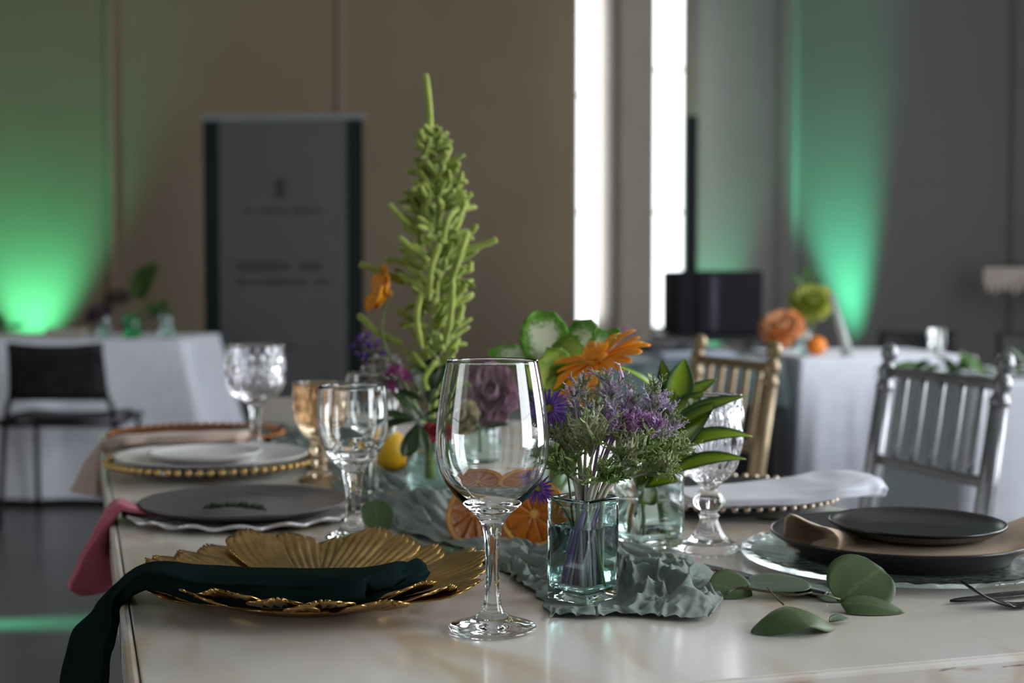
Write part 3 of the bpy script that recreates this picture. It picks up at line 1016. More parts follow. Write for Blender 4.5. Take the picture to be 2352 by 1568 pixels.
# second wine glass behind
W2G = (-0.1775, 1.8134, 0.7500)
t = thing('wine_glass', 'small clear wine glass standing behind the faceted goblet', 'glass', (W2G[0], W2G[1], TZ))
o3 = smooth_prof([(0.031, 0.0005), (0.0315, 0.002), (0.028, 0.004), (0.012, 0.008), (0.005, 0.016), (0.0045, 0.040), (0.0055, 0.060), (0.0095, 0.070), (0.026, 0.082), (0.0355, 0.100), (0.0375, 0.118), (0.0360, 0.140), (0.0325, 0.162)], 60)
i3 = smooth_prof([(0.0316, 0.162), (0.0351, 0.140), (0.0366, 0.118), (0.0345, 0.101), (0.0250, 0.085), (0.0, 0.078)], 30)
MB().lathe([(0.0, 0.002)] + o3 + i3, 64).build('glass_body', G['glass'], t)

# far cut goblet with straight bowl
FG = (-0.4162, 2.3021, 0.7500)
o4 = smooth_prof([(0.034, 0.0), (0.035, 0.003), (0.031, 0.007), (0.014, 0.013), (0.0085, 0.024), (0.0080, 0.050), (0.0110, 0.072), (0.0200, 0.082), (0.0360, 0.092), (0.0440, 0.104), (0.0468, 0.120), (0.0470, 0.145), (0.0470, 0.173)], 70)
i4 = smooth_prof([(0.0445, 0.173), (0.0440, 0.145), (0.0435, 0.120), (0.0400, 0.106), (0.0310, 0.096), (0.0, 0.090)], 30)
t = thing('goblet', 'tall cut glass goblet with straight sided bowl behind white plates', 'glass', (FG[0], FG[1], TZ))
MB().lathe([(0.0, 0.002)] + o4 + [(0.0458, 0.174)] + i4, 108, mod=cut_mod(0, 0.094, 0.160, 18, 0.07, 70.0, inner_from=71)).build('glass_body', G['glass_crystal'], t)

# crystal goblet right of the vases
CG = (0.2030, 1.4565, 0.7500)
o5 = smooth_prof([(0.0310, 0.0), (0.0320, 0.003), (0.0290, 0.007), (0.019, 0.014), (0.0115, 0.026), (0.0095, 0.034), (0.0110, 0.037), (0.0085, 0.040), (0.0155, 0.047), (0.0165, 0.053), (0.0120, 0.060), (0.0085, 0.064), (0.0125, 0.070),
                  (0.0215, 0.078), (0.0290, 0.092), (0.0325, 0.112), (0.0335, 0.135), (0.0338, 0.160)], 90)
i5 = smooth_prof([(0.0318, 0.160), (0.0313, 0.135), (0.0300, 0.113), (0.0262, 0.094), (0.0180, 0.083), (0.0, 0.079)], 30)
t = thing('goblet', 'cut crystal goblet with ball stem beside the leafy vase', 'glass', (CG[0], CG[1], TZ))
MB().lathe([(0.0, 0.002)] + o5 + [(0.0328, 0.161)] + i5, 120, mod=lambda r, z_, a, i: (cut_mod(0, 0.074, 0.150, 20, 0.09, 55.0, inner_from=91)(r, z_, a, i) if z_ > 0.07 else r * (1 - 0.06 * (1 - abs(math.sin(5 * a))) * (1 if 0.012 < z_ else 0)))).build('glass_body', G['glass_crystal'], t)

# ------------------------------------------------------------------ vases
def sq_ring(h, z_, rc, n_=7, wob=0.0, seed=0):
    """rounded square ring with half side h"""
    pts = []
    for q in range(4):
        a0 = q * math.pi / 2
        cx, cy = [(1, 1), (-1, 1), (-1, -1), (1, -1)][q]
        for k in range(n_):
            a = a0 + k / (n_ - 1) * math.pi / 2
            x = cx * (h - rc) + rc * math.cos(a); y = cy * (h - rc) + rc * math.sin(a)
            pts.append(V((x + wob * N(x * 60 + seed, y * 60, z_ * 40), y + wob * N(y * 60, x * 60 + seed, z_ * 40), z_)))
    return pts


def square_vase(label, loc, h, H, rot, level, m, th=0.0028, bottom=0.009):
    t = thing('square_vase', label, 'vase', loc, rot)
    R_ = []
    ro, ri = 0.0035, 0.0022
    for z_, hh, rc in ((0.0, h * 0.95, ro), (0.0015, h * 0.995, ro), (0.004, h, ro)):
        R_.append(sq_ring(hh, z_, rc))
    for k in range(1, 14):
        R_.append(sq_ring(h, 0.004 + (H - 0.007) * k / 13, ro, wob=0.0005, seed=h * 999))
    R_.append(sq_ring(h + 0.0004, H - 0.001, ro)); R_.append(sq_ring(h - th * 0.5, H, ro)); R_.append(sq_ring(h - th - 0.0002, H - 0.001, ri))
    for k in range(1, 14):
        R_.append(sq_ring(h - th, H - 0.002 - (H - bottom - 0.004) * k / 13, ri, wob=0.0005, seed=h * 777))
    R_.append(sq_ring(h - th * 2.2, bottom, ri))
    MB().rings(R_, True, True).build('glass_body', m, t)
    w_ = h - th + 0.0006
    W_ = [sq_ring(w_ - 0.003, bottom - 0.0008, ri), sq_ring(w_, bottom + 0.003, ri), sq_ring(w_, level, ri), sq_ring(w_ - 0.0008, level - 0.0005, ri)]
    MB().rings(W_, True, True).build('water', G['water'], t)
    return t


V1 = V((0.0618, 1.2275, 0.7520)); V1.z = 0.7525
square_vase('small square aqua glass vase holding frilly purple kale', V1, 0.0228, 0.0895, math.radians(47), 0.064, G['glass_green'])
V2 = V((0.1423, 1.4747, 0.7520)); V2.z = 0.7525
square_vase('small square glass vase holding striped dracaena leaves', V2, 0.0275, 0.0800, math.radians(28), 0.048, G['glass_green2'])


def round_vase(label, loc, r, H, level, m, th=0.0025):
    t = thing('round_vase', label, 'vase', loc)
    pr = [(0.0, 0.0015), (r * 0.85, 0.0), (r * 0.97, 0.0015), (r, 0.006), (r, H * 0.5), (r, H - 0.001), (r - th / 2, H), (r - th, H - 0.001), (r - th, H * 0.5), (r - th, 0.012), (r - th * 2, 0.008), (0, 0.008)]
    MB().lathe(pr, 56).build('glass_body', m, t)
    w_ = r - th + 0.0005
    MB().lathe([(0.0, 0.0074), (w_ - 0.003, 0.0074), (w_, 0.011), (w_, level), (0.0, level)], 48).build('water', G['water'], t)
    return t


V3 = V((-0.1063, 1.8373, 0.7520)); V3.z = 0.7525
round_vase('clear round vase holding the tall green amaranth', V3, 0.031, 0.078, 0.045, G['glass_green2'])
V4 = V((0.0506, 1.7112, 0.7520)); V4.z = 0.7525
round_vase('clear round vase holding green kale and orange gerbera', V4, 0.029, 0.085, 0.05, G['glass_green2'])
V5 = V((-0.0491, 2.0465, 0.7520)); V5.z = 0.7525
round_vase('clear round vase of mauve and cream blooms', V5, 0.036, 0.075, 0.045, G['glass_green2'])

# ------------------------------------------------------------------ sage gauze runner
G['gauze'] = fabric('sage_gauze', (0.35, 0.43, 0.38), (0.30, 0.38, 0.33), weave=700, strength=0.6, sheen=0.35, tl=0.18)
CL = [((0.0957, 1.1508, 0.7500), 0.066), ((0.1025, 1.2571, 0.7500), 0.086), ((0.0885, 1.3395, 0.7500), 0.092), ((0.0539, 1.4086, 0.7500), 0.085), ((0.0064, 1.4902, 0.7500), 0.075), ((-0.0625, 1.6098, 0.7500), 0.080), ((-0.1187, 1.7848, 0.7500), 0.085),
      ((-0.1906, 2.0244, 0.7500), 0.085), ((-0.2810, 2.2507, 0.7500), 0.075), ((-0.3871, 2.4648, 0.7500), 0.070), ((-0.4693, 2.6063, 0.7500), 0.07)]
VASES = [(V(AG), 0.033), (V(FG), 0.037), (V(W2G), 0.033), (V(LG), 0.033), (V(CG), 0.034), (V((-0.1746, 2.0566, 0.7500)), 0.026), (V((-0.0389, 1.5050, 0.7808)), 0.034), (V((0.0229, 1.4900, 0.7824)), 0.034), (V1, 0.037), (V2, 0.040), (V3, 0.034), (V4, 0.032), (V5, 0.039)]
NU, NV = 116, 520
dense = spline([c for c, h in CL], 2001)
SS = [(i / (NV - 1)) ** 1.45 for i in range(NV)]
cpts = [dense[int(round(q * 2000))] for q in SS]
P = []
for i in range(NV):
    s = SS[i]
    c = cpts[i]
    di = int(round(s * 2000))
    dirv = (dense[min(di + 12, 2000)] - dense[max(di - 12, 0)]).normalized()
    side = V((dirv.y, -dirv.x, 0))
    k = s * (len(CL) - 1); k0 = min(int(k), len(CL) - 2)
    hw = lerp(CL[k0][1], CL[k0 + 1][1], k - k0)
    row = []
    dist = s * 1.75
    front = smooth01(1 - s / 0.22)
    for j in range(NU):
        q = -1 + 2 * j / (NU - 1)
        # gathered folds run along the cloth and wander sideways
        qq = q + 0.22 * N(q * 1.7, dist * 9, 3.1)
        a1 = 1 - abs(N(qq * 3.4 + 0.6 * N(dist * 8, 4), dist * 6.0, 0.0)) * 2.2
        a2 = 1 - abs(N(qq * 9.5, dist * 11.0, 5.0)) * 2.2
        a3 = N(qq * 24, dist * 24.0, 9.0)
        hgt = 0.0105 * max(0, a1) ** 1.5 + 0.0055 * max(0, a2) ** 1.3 + 0.0016 * a3
        edge = smooth01((1 - abs(q)) / 0.10)
        hgt = 0.0018 + hgt * (0.45 + 0.55 * edge) * (0.9 + 0.5 * front)
        # the cut end is ruffled
        lap = front * smooth01(1 - s / 0.05)
        p = c + side * (q * hw + 0.007 * N(q * 4, dist * 18, 1.5) + 0.002 * N(q * 12, dist * 30, 7.7)) \
            + dirv * (0.016 * N(q * 3.2, dist * 12, 2.2) + 0.004 * N(q * 9, dist * 18, 8.1) + 0.022 * front * N(q * 1.9, 5.5))
        # crumpled front end: ridged folds in both directions, a little frill on the cut edge
        wx = p.x + 0.008 * N(p.x * 30, p.y * 30, 4.0); wy = p.y + 0.008 * N(p.y * 30, p.x * 30, 6.0)
        r1 = math.exp(-(N(wx * 24, wy * 19, 1.0) / 0.22) ** 2)
        wq = q * 4.6 + 1.0 * N(dist * 16, q * 1.6, 3.0) + 0.4 * N(dist * 40, q * 3, 8.0)
        r2 = math.exp(-(N(wq, dist * 9, 2.0) / 0.17) ** 2)
        r3 = math.exp(-(N(wq * 1.9 + 4, dist * 18, 5.0) / 0.20) ** 2)
        hf = 0.0018 + (0.0080 * r1 + 0.0090 * r2 + 0.0042 * r3) * (0.18 + 0.82 * smooth01((1 - abs(q)) / 0.22)) * (0.12 + 0.88 * smooth01(s / 0.06))
        hf += lap * 0.0010 * (1 + math.sin(q * 34 + 5 * N(q * 6, 2.0)))
        hgt = lerp(hgt, hf, smooth01(1.6 - s / 0.14))
        # mound of cloth right behind the aqua vase
        m1 = math.exp(-(((p.x - 0.122) / 0.030) ** 2 + ((p.y - 1.285) / 0.035) ** 2))
        hgt += 0.020 * m1 * (0.75 + 0.35 * N(p.x * 70, p.y * 50, 2))
        m2 = math.exp(-(((p.x - 0.155) / 0.022) ** 2 + ((p.y - 1.185) / 0.022) ** 2))
        hgt += 0.005 * m2
        m3 = math.exp(-(((p.x + 0.105) / 0.05) ** 2 + ((p.y - 1.655) / 0.06) ** 2))
        hgt += 0.030 * m3 * (0.75 + 0.5 * N(p.x * 50, p.y * 40, 4))
        for vp, vr in VASES:
            dv = math.hypot(p.x - vp.x, p.y - vp.y)
            hgt = lerp(0.0014, hgt, smooth01((dv - vr) / 0.016))
        row.append(V((p.x, p.y, 0.7503 + hgt)))
    P.append(row)
o = MB().grid(P).build('table_runner', G['gauze'], solid=0.0005)
tag(o, 'crumpled sage green gauze runner lying along the table', 'table runner')

# ------------------------------------------------------------------ napkins
G['nap_green'] = fabric('dark_green_linen', (0.0040, 0.0115, 0.0112), (0.0052, 0.0140, 0.0135), weave=1100, strength=0.2, sheen=0.0, spec=0.03)
G['nap_pink'] = fabric('rose_linen', (0.46, 0.115, 0.165), (0.42, 0.10, 0.15), weave=1000, strength=0.2)
G['nap_beige'] = fabric('pale_pink_linen', (0.44, 0.33, 0.28), (0.40, 0.30, 0.25), weave=1000, strength=0.2)
G['nap_tan'] = fabric('tan_linen', (0.66, 0.50, 0.35), (0.61, 0.46, 0.32), weave=1000, strength=0.25)
G['nap_white'] = fabric('white_linen', (0.64, 0.66, 0.74), (0.60, 0.62, 0.70), weave=1000, strength=0.2)
G['thread'] = mat('dark_thread', (0.06, 0.04, 0.03), 0.8, col2=(0.08, 0.05, 0.04), nscale=50)


def sweep_napkin(name, label, keys, m, n=90, seg=48, seed=0, open_end=True, wrinkle=0.0014, layers=3):
    """keys: (centre, side vector, half width, half thickness, squareness)"""
    ns = len(keys) - 1
    cs = spline([k[0] for k in keys], n)
    R_ = []
    for i in range(n):
        f = i / (n - 1) * ns
        k0 = min(int(f), ns - 1); fr = smooth01(f - k0)
        A_, B_ = keys[k0], keys[k0 + 1]
        sd = (V(A_[1]).normalized().lerp(V(B_[1]).normalized(), fr)).normalized()
        hw = lerp(A_[2], B_[2], fr); ht = lerp(A_[3], B_[3], fr); sq = lerp(A_[4], B_[4], fr)
        d_ = (cs[min(i + 1, n - 1)] - cs[max(i - 1, 0)]).normalized()
        up = sd.cross(d_)
        if up.length < 1e-5: up = V((0, 0, 1))
        up.normalize()
        ring = []
        for k in range(seg):
            a = 2 * math.pi * k / seg
            ca, sa = math.cos(a), math.sin(a)
            e = 2.0 / sq
            x = math.copysign(abs(ca) ** e, ca) * hw
            y = math.copysign(abs(sa) ** e, sa) * ht
            # soft ridges of the folded layers along the two sides
            y += wrinkle * N(x * 60, i * 0.10, seed) * 1.4
            x += wrinkle * 0.8 * math.sin(sa * layers * 3.0) * smooth01((abs(ca) - 0.5) * 3) + wrinkle * N(i * 0.14, a * 1.2, seed + 5)
            ring.append(cs[i] + sd * x + up * y)
        R_.append(ring)
    mb = MB().rings(R_, True, not open_end)
    if open_end:
        # hollow end: the skin turns back inside
        last = R_[-1]; c = sum(last, V()) / seg
        back = [c + (p - c) * 0.86 for p in last]
        prev = R_[-8]; c2 = sum(prev, V()) / seg
        back2 = [c2 + (p - c2) * 0.7 for p in prev]
        mb.rings([last, back, back2], False, True)
    o = mb.build(name, m)
    return tag(o, label, 'napkin')


# dark green napkin across the gold charger and over the table edge
sd0 = V((0.20, 0.98, 0))
keys = [((-0.0855, 1.1844, 0.7780), (0.75, 0.66, 0.02), 0.020, 0.0085, 3.2),
        ((-0.0989, 1.1819, 0.7800), (0.50, 0.86, 0.10), 0.036, 0.0110, 3.6),
        ((-0.1185, 1.1593, 0.7790), (0.22, 0.97, 0.0), 0.033, 0.0115, 4.2),
        ((-0.1838, 1.1540, 0.7780), (0.10, 0.99, 0.0), 0.031, 0.0115, 4.6),
        ((-0.2498, 1.1627, 0.7790), (0.05, 0.99, 0.0), 0.030, 0.0110, 4.6),
        ((-0.2990, 1.1757, 0.7835), (0.02, 0.99, 0.03), 0.029, 0.0085, 4.6),
        ((-0.3392, 1.2400, 0.7577), (-0.12, 0.99, 0.10), 0.030, 0.0065, 4.6),
        ((-0.3480, 1.2000, 0.7335), (-0.42, 0.88, 0.22), 0.037, 0.0060, 4.4),
        ((-0.3531, 1.1750, 0.7103), (-0.52, 0.80, 0.28), 0.046, 0.0060, 4.2),
        ((-0.3515, 1.1500, 0.6739), (-0.55, 0.78, 0.28), 0.050, 0.0070, 4.0)]
sweep_napkin('napkin', 'dark green linen napkin folded across the gold leaf charger', keys, G['nap_green'], 120, seed=2, wrinkle=0.0016)
# rose napkin under the grey plate, hanging over the edge
def gpo(a_, b_, z_): return GP - TB * a_ + TA * b_ + V((0, 0, z_))
keys = [(gpo(0.082, -0.012, 0.0078), (0.29, -0.957, 0), 0.022, 0.0012, 3.0),
        (gpo(0.108, -0.010, 0.0105), (0.29, -0.957, 0), 0.028, 0.0018, 3.0),
        (gpo(0.132, -0.006, 0.0165), (0.29, -0.957, 0), 0.029, 0.0040, 2.8),
        (gpo(0.146, -0.004, 0.0175), (0.25, -0.96, 0.0), 0.027, 0.0070, 2.6),
        (gpo(0.160, -0.008, -0.006), (0.05, -1, 0.0), 0.027, 0.0095, 2.4),
        (gpo(0.169, -0.014, -0.038), (-0.35, -0.93, 0.0), 0.031, 0.0110, 2.3),
        (gpo(0.173, -0.018, -0.066), (-0.55, -0.83, 0.0), 0.034, 0.0150, 2.0),
        (gpo(0.172, -0.018, -0.078), (-0.55, -0.83, 0.0), 0.022, 0.0100, 2.0)]
keys = [(k[0], tuple(-c for c in k[1]), *k[2:]) for k in keys]
sweep_napkin('napkin', 'rose pink napkin under the grey plate, hanging over the edge', keys, G['nap_pink'], 80, seed=4, wrinkle=0.0012)
# pale napkin of the far place
keys = [((-0.4179, 2.2078, 0.7860), (0.2, 0.98, 0), 0.026, 0.0075, 2.8),
        ((-0.4737, 2.1835, 0.7860), (0.1, 1, 0), 0.030, 0.0085, 3.0),
        ((-0.5460, 2.1773, 0.7840), (0.05, 1, 0), 0.030, 0.008, 3.0),
        ((-0.6012, 2.1713, 0.7820), (0.0, 1, 0.05), 0.030, 0.008, 2.8),
        ((-0.6805, 2.3600, 0.7473), (-0.3, 0.95, 0.0), 0.030, 0.011, 2.4),
        ((-0.6918, 2.3400, 0.7136), (-0.6, 0.8, 0.0), 0.036, 0.013, 2.3),
        ((-0.7001, 2.3300, 0.6753), (-0.75, 0.65, 0.0), 0.044, 0.016, 2.2)]
sweep_napkin('napkin', 'pale pink beige napkin on the copper charger, falling over the edge', keys, G['nap_beige'], 80, seed=7)
# white napkin, folded over at its outer end
keys = [((0.1953, 1.6517, 0.7760), (-0.2, 0.98, 0), 0.055, 0.0045, 6.0),
        ((0.2461, 1.6518, 0.7770), (-0.25, 0.97, 0), 0.058, 0.005, 6.0),
        ((0.3085, 1.6591, 0.7800), (-0.29, 0.957, 0), 0.060, 0.006, 6.0),
        ((0.3605, 1.6637, 0.7860), (-0.29, 0.957, 0), 0.058, 0.0075, 5.0),
        ((0.4006, 1.6820, 0.7880), (-0.29, 0.957, 0), 0.056, 0.011, 3.4),
        ((0.4212, 1.6814, 0.7860), (-0.29, 0.957, 0), 0.046, 0.013, 2.2)]
sweep_napkin('napkin', 'white linen napkin folded on the dark beaded charger', keys, G['nap_white'], 70, seed=9, open_end=False)
# tan napkin rolled between the black plates, its frayed end open
NT0 = V((0.2888, 1.3653, 0.7760)); NTA = V((0.3168, 1.3962, 0.7720)); NT1 = V((0.3336, 1.3799, 0.7690)); NT2 = V((0.3923, 1.3620, 0.7690)); NT3 = V((0.4716, 1.3731, 0.7720)); NT4 = V((0.5263, 1.3727, 0.7840))
n_, seg = 70, 40
cs = spline([NT0, NTA, NT1, NT2, NT3, NT4], n_)
R_ = []
for i in range(n_):
    s = i / (n_ - 1)
    d_ = (cs[min(i + 1, n_ - 1)] - cs[max(i - 1, 0)]).normalized()
    sd = V((-d_.y, d_.x, 0)).normalized()
    puff = math.exp(-(s / 0.16) ** 2)
    hw = lerp(0.034, 0.030, puff) + 0.022 * smooth01((s - 0.55) / 0.4)
    ht = 0.0036 + 0.0110 * puff + 0.010 * smooth01((s - 0.72) / 0.25)
    ring = []
    for k in range(seg):
        a = 2 * math.pi * k / seg
        fray = (0.006 * N(a * 1.6, 3.3) + 0.003 * N(a * 5, 1.1)) * smooth01(1 - s / 0.06)
        x = math.copysign(abs(math.cos(a)) ** 0.75, math.cos(a)) * hw
        y = math.copysign(abs(math.sin(a)) ** 0.8, math.sin(a)) * ht + (0.012 * puff * smooth01((math.cos(a) + 0.2)) if math.sin(a) > 0 else 0)
        y += 0.0010 * N(x * 70, i * 0.2, 3.0)
        ring.append(cs[i] + sd * x + V((0, 0, 0.0 + y + ht * 0.15)) + d_ * fray)
    R_.append(ring)
inn = []
for i in range(0, 12):
    c = sum(R_[i], V()) / seg
    inn.append([c + (p - c) * (0.93 - 0.025 * i) for p in R_[i]])
mb = MB().rings(R_, False, True)
mb.rings([R_[0]] + inn, False, True)
tn = thing('napkin', 'tan linen napkin with open frayed end between black plates', 'napkin', (0, 0, 0))
tn.location = NT2; 
mb.build('cloth', G['nap_tan'], tn, rel=NT2)
hem = MB().tube([p + V((0, 0, 0.0003)) for p in R_[8][2:19]], 0.0004, 5)
hem.build('hem_stitch', G['thread'], tn, rel=NT2)

# ------------------------------------------------------------------ cutlery
G['steel_black'] = mat('black_steel', (0.035, 0.034, 0.036), 0.26, metal=0.9, col2=(0.05, 0.048, 0.05), nscale=80)


def flat_strip(mb, pts, widths, th, side):
    """a bar of rectangular section along pts"""
    R_ = []
    side = V(side).normalized()
    for i, p in enumerate(pts):
        d_ = (pts[min(i + 1, len(pts) - 1)] - pts[max(i - 1, 0)]).normalized()
        s_ = (side - d_ * side.dot(d_)).normalized()
        u_ = s_.cross(d_)
        w = widths[i] / 2
        R_.append([p + s_ * w * a + u_ * th / 2 * b for a, b in ((-1, -0.6), (-0.85, -1), (0.85, -1), (1, -0.6), (1, 0.6), (0.85, 1), (-0.85, 1), (-1, 0.6))])
    mb.rings(R_)
    return mb


def fork(label, loc, rotz, L_=0.19):
    t = thing('fork', label, 'fork', loc, rotz)
    # local +X runs from tines to handle end; the tines point up
    h = MB()
    pts = spline([(0.050, 0, 0.0022), (0.058, 0, 0.0030), (0.072, 0, 0.009), (0.10, 0, 0.0115), (0.15, 0, 0.007), (L_, 0, 0.0022)], 30)
    wd = [interp([(0, 0.0145), (0.06, 0.0125), (0.16, 0.0065), (0.4, 0.0062), (0.8, 0.0095), (0.97, 0.0105), (1, 0.006)], i / 29) for i in range(30)]
    flat_strip(h, pts, wd, 0.0019, (0, 1, 0)).build('handle', G['steel_black'], t)
    b = MB()
    pts = spline([(0.051, 0, 0.0022), (0.042, 0, 0.0014), (0.034, 0, 0.0022)], 10)
    flat_strip(b, pts, [interp([(0, 0.0140), (0.5, 0.0205), (1, 0.0215)], i / 9) for i in range(10)], 0.0017, (0, 1, 0)).build('neck', G['steel_black'], t)
    for k in range(4):
        y = (-1.5 + k) * 0.0057
        m_ = MB()
        pts = spline([(0.036, y, 0.0021), (0.022, y, 0.0055), (0.008, y, 0.0125), (-0.004, y * 0.96, 0.021)], 14)
        flat_strip(m_, pts, [interp([(0, 0.0040), (0.7, 0.0030), (1, 0.0012)], i / 13) for i in range(14)], 0.0016, (0, 1, 0)).build('tine', G['steel_black'], t)
    return t


def knife(label, loc, rotz, L_=0.21, tilt=0.0):
    t = thing('knife', label, 'knife', loc, rotz)
    b = MB()
    pts = [V((x, 0, 0.0025 + 0.0010 * math.sin(x * 20))) for x in [0.10 * i / 16 for i in range(17)]]
    wd = [interp([(0, 0.002), (0.08, 0.008), (0.25, 0.0105), (0.6, 0.0125), (0.92, 0.011), (1, 0.009)], i / 16) for i in range(17)]
    flat_strip(b, pts, wd, 0.0016, (0, 1, 0.1)).build('blade', G['steel_black'], t)
    h = MB()
    pts = [V((x, 0, 0.0038)) for x in [0.098 + (L_ - 0.098) * i / 16 for i in range(17)]]
    wd = [interp([(0, 0.009), (0.1, 0.0105), (0.8, 0.013), (1, 0.008)], i / 16) for i in range(17)]
    flat_strip(h, pts, wd, 0.0058, (0, 1, 0)).build('handle', G['steel_black'], t)
    return t


FK = V((0.4008, 1.1947, 0.7505))
fork('black fork with raised tines crossing the black knife', (FK.x - 0.012, FK.y + 0.004, TZ + 0.0004), math.radians(4))
KN = V((0.3778, 1.2108, 0.7505))
knife('black table knife lying under the fork tines', (KN.x, KN.y + 0.004, TZ), math.radians(20))
K2 = V((0.1766, 1.3760, 0.7505)); K3 = V((0.2207, 1.3098, 0.7505))
dk = (K3 - K2)
knife('slim black knife half hidden by eucalyptus leaves', (K2.x + 0.0, K2.y, TZ), math.atan2(dk.y, dk.x), 0.175)
K4 = V((0.2813, 1.6332, 0.7505))
knife('black knife slipped under the left rim of the black plates', (K4.x, K4.y, TZ + 0.001), math.radians(-38), 0.12)

# ------------------------------------------------------------------ card at the far end
CB = V((-0.4366, 2.6319, 0.7505))
t = thing('card_stand', 'plain beige card standing at the far table end', 'card', (CB.x, CB.y, TZ), 0.05)
G['card'] = mat('beige_card', (0.36, 0.33, 0.29), 0.85, col2=(0.33, 0.30, 0.27), nscale=12)
MB().box((0, 0, 0.030), (0.098, 0.003, 0.060), Matrix.Rotation(-0.10, 3, 'X')).build('front_leaf', G['card'], t, smooth=False)
MB().box((0, 0.012, 0.030), (0.098, 0.003, 0.060), Matrix.Rotation(0.22, 3, 'X')).build('rear_leaf', G['card'], t, smooth=False)
# ------------------------------------------------------------------ fruit
G['orange_skin'] = mat('orange_peel', (0.78, 0.23, 0.012), 0.38, col2=(0.70, 0.19, 0.01), nscale=30, bump=0.35, bscale=420, spec=0.4)
G['orange_pith'] = mat('orange_pith', (0.76, 0.42, 0.10), 0.6, col2=(0.70, 0.36, 0.075), nscale=60)
G['orange_flesh'] = mat('orange_flesh', (0.50, 0.135, 0.004), 0.3, col2=(0.44, 0.11, 0.003), nscale=120, bump=0.4, bscale=300, sss=0.1)
G['membrane'] = mat('orange_membrane', (0.56, 0.17, 0.009), 0.5, col2=(0.52, 0.155, 0.008), nscale=60)
G['lemon_skin'] = mat('lemon_peel', (0.72, 0.42, 0.015), 0.4, col2=(0.66, 0.36, 0.012), nscale=30, bump=0.3, bscale=380)


def orange_half(label, centre, normal, R, up=(0, 0, 1), frac=1.0, group=None):
    """half an orange: centre of the cut face, its outward normal"""
    t = thing('orange_half', label, 'orange', centre, group=group)
    n_ = V(normal).normalized()
    M = frame(n_, up)       # local Y is the normal
    def w(x, y, h): return M @ V((x, h, y))
    rows = []
    for i in range(15):
        a = math.pi / 2 * i / 14
        r = R * math.cos(a); h = -R * 0.97 * math.sin(a)
        rows.append([w(r * math.cos(b), r * math.sin(b), h) for b in [2 * math.pi * k / 48 for k in range(48)]])
    rows = [[w(R * 0.955 * math.cos(b), R * 0.955 * math.sin(b), 0.0004) for b in [2 * math.pi * k / 48 for k in range(48)]]] + rows
    MB().rings(rows[:-1], False, True).build('peel', G['orange_skin'], t)
    face = [[w(r * R * math.cos(b), r * R * math.sin(b), h) for b in [2 * math.pi * k / 48 for k in range(48)]] for r, h in ((0.97, 0.0), (0.94, 0.0006), (0.5, 0.0002), (0.05, 0.0))]
    pith = MB().rings(face[:2] + [[w(r * R * math.cos(b), r * R * math.sin(b), -0.0006) for b in [2 * math.pi * k / 48 for k in range(48)]] for r in (0.80,)], False, False).build('pith', G['orange_pith'], t)
    core = [[w(r * R * math.cos(b), r * R * math.sin(b), h) for b in [2 * math.pi * k / 48 for k in range(48)]] for r, h in ((0.86, -0.0003), (0.3, 0.0001), (0.05, 0.0003))]
    memb = MB().rings(core, False, True).build('membrane', G['membrane'], t)
    star = [[w(R * (0.20 if q % 2 else 0.09) * f * math.cos(2 * math.pi * q / 20), R * (0.20 if q % 2 else 0.09) * f * math.sin(2 * math.pi * q / 20), 0.0016) for q in range(20)] for f in (1.0, 0.4)]
    MB().rings(star, False, True).build('core', G['orange_pith'], t)
    NS = 10
    for k in range(NS):
        b0 = 2 * math.pi * k / NS; b1 = 2 * math.pi * (k + 1) / NS
        g = 0.022
        pts = []
        for s in range(9):
            b = lerp(b0 + g, b1 - g, s / 8)
            rr = 0.83 * R * (1 - 0.035 * abs(2 * s / 8 - 1) ** 3)
            pts.append((rr * math.cos(b), rr * math.sin(b)))
        bm = (b0 + b1) / 2
        pts += [(0.13 * R * math.cos(bm + 0.12), 0.13 * R * math.sin(bm + 0.12)), (0.13 * R * math.cos(bm - 0.12), 0.13 * R * math.sin(bm - 0.12))]
        c = (sum(p[0] for p in pts) / len(pts), sum(p[1] for p in pts) / len(pts))
        rim0 = [w(x, y, -0.0004) for x, y in pts]
        rim1 = [w(lerp(c[0], x, 0.97), lerp(c[1], y, 0.97), 0.0009) for x, y in pts]
        rim2 = [w(lerp(c[0], x, 0.80), lerp(c[1], y, 0.80), 0.0013) for x, y in pts]
        MB().rings([rim0[::-1], rim1[::-1], rim2[::-1]], False, True).build('segment', G['orange_flesh'], memb)
    return t


orange_half('orange half tilted on its side left of the other orange half', (-0.0389, 1.5050, 0.7808), (-0.46, -0.78, 0.34), 0.0365)
orange_half('orange half with its cut face upright behind the aqua vase', (0.0227, 1.4750, 0.7849), (0.10, -0.99, 0.10), 0.0365)


LM = V((-0.1731, 2.0382, 0.7525))
t = thing('lemon', 'whole yellow lemon beside the clear round vase', 'lemon', (LM.x, LM.y, TZ + 0.006))
ax = V((-0.35, -0.25, 0.9)).normalized()
Mq = frame((0.9, -0.3, 0.1), ax)
rows = []
prof = [(0.0035, -0.037), (0.0055, -0.034), (0.011, -0.030), (0.019, -0.023), (0.0245, -0.012), (0.0262, 0.0), (0.0245, 0.012), (0.0190, 0.022), (0.0110, 0.0285), (0.0065, 0.032), (0.0045, 0.0355), (0.0015, 0.037)]
rows = [[V((0, 0, 0.026)) + Mq @ V((r * math.cos(b), r * math.sin(b), h)) for b in [2 * math.pi * k / 32 for k in range(32)]] for r, h in prof]
MB().rings(rows).build('peel', G['lemon_skin'], t)
MB().ball(V((0, 0, 0.026)) + Mq @ V((0, 0, -0.0365)), 0.003, 8, 6).build('stem_end', mat('lemon_stem', (0.16, 0.17, 0.05), 0.8, col2=(0.12, 0.13, 0.04), nscale=60), t)

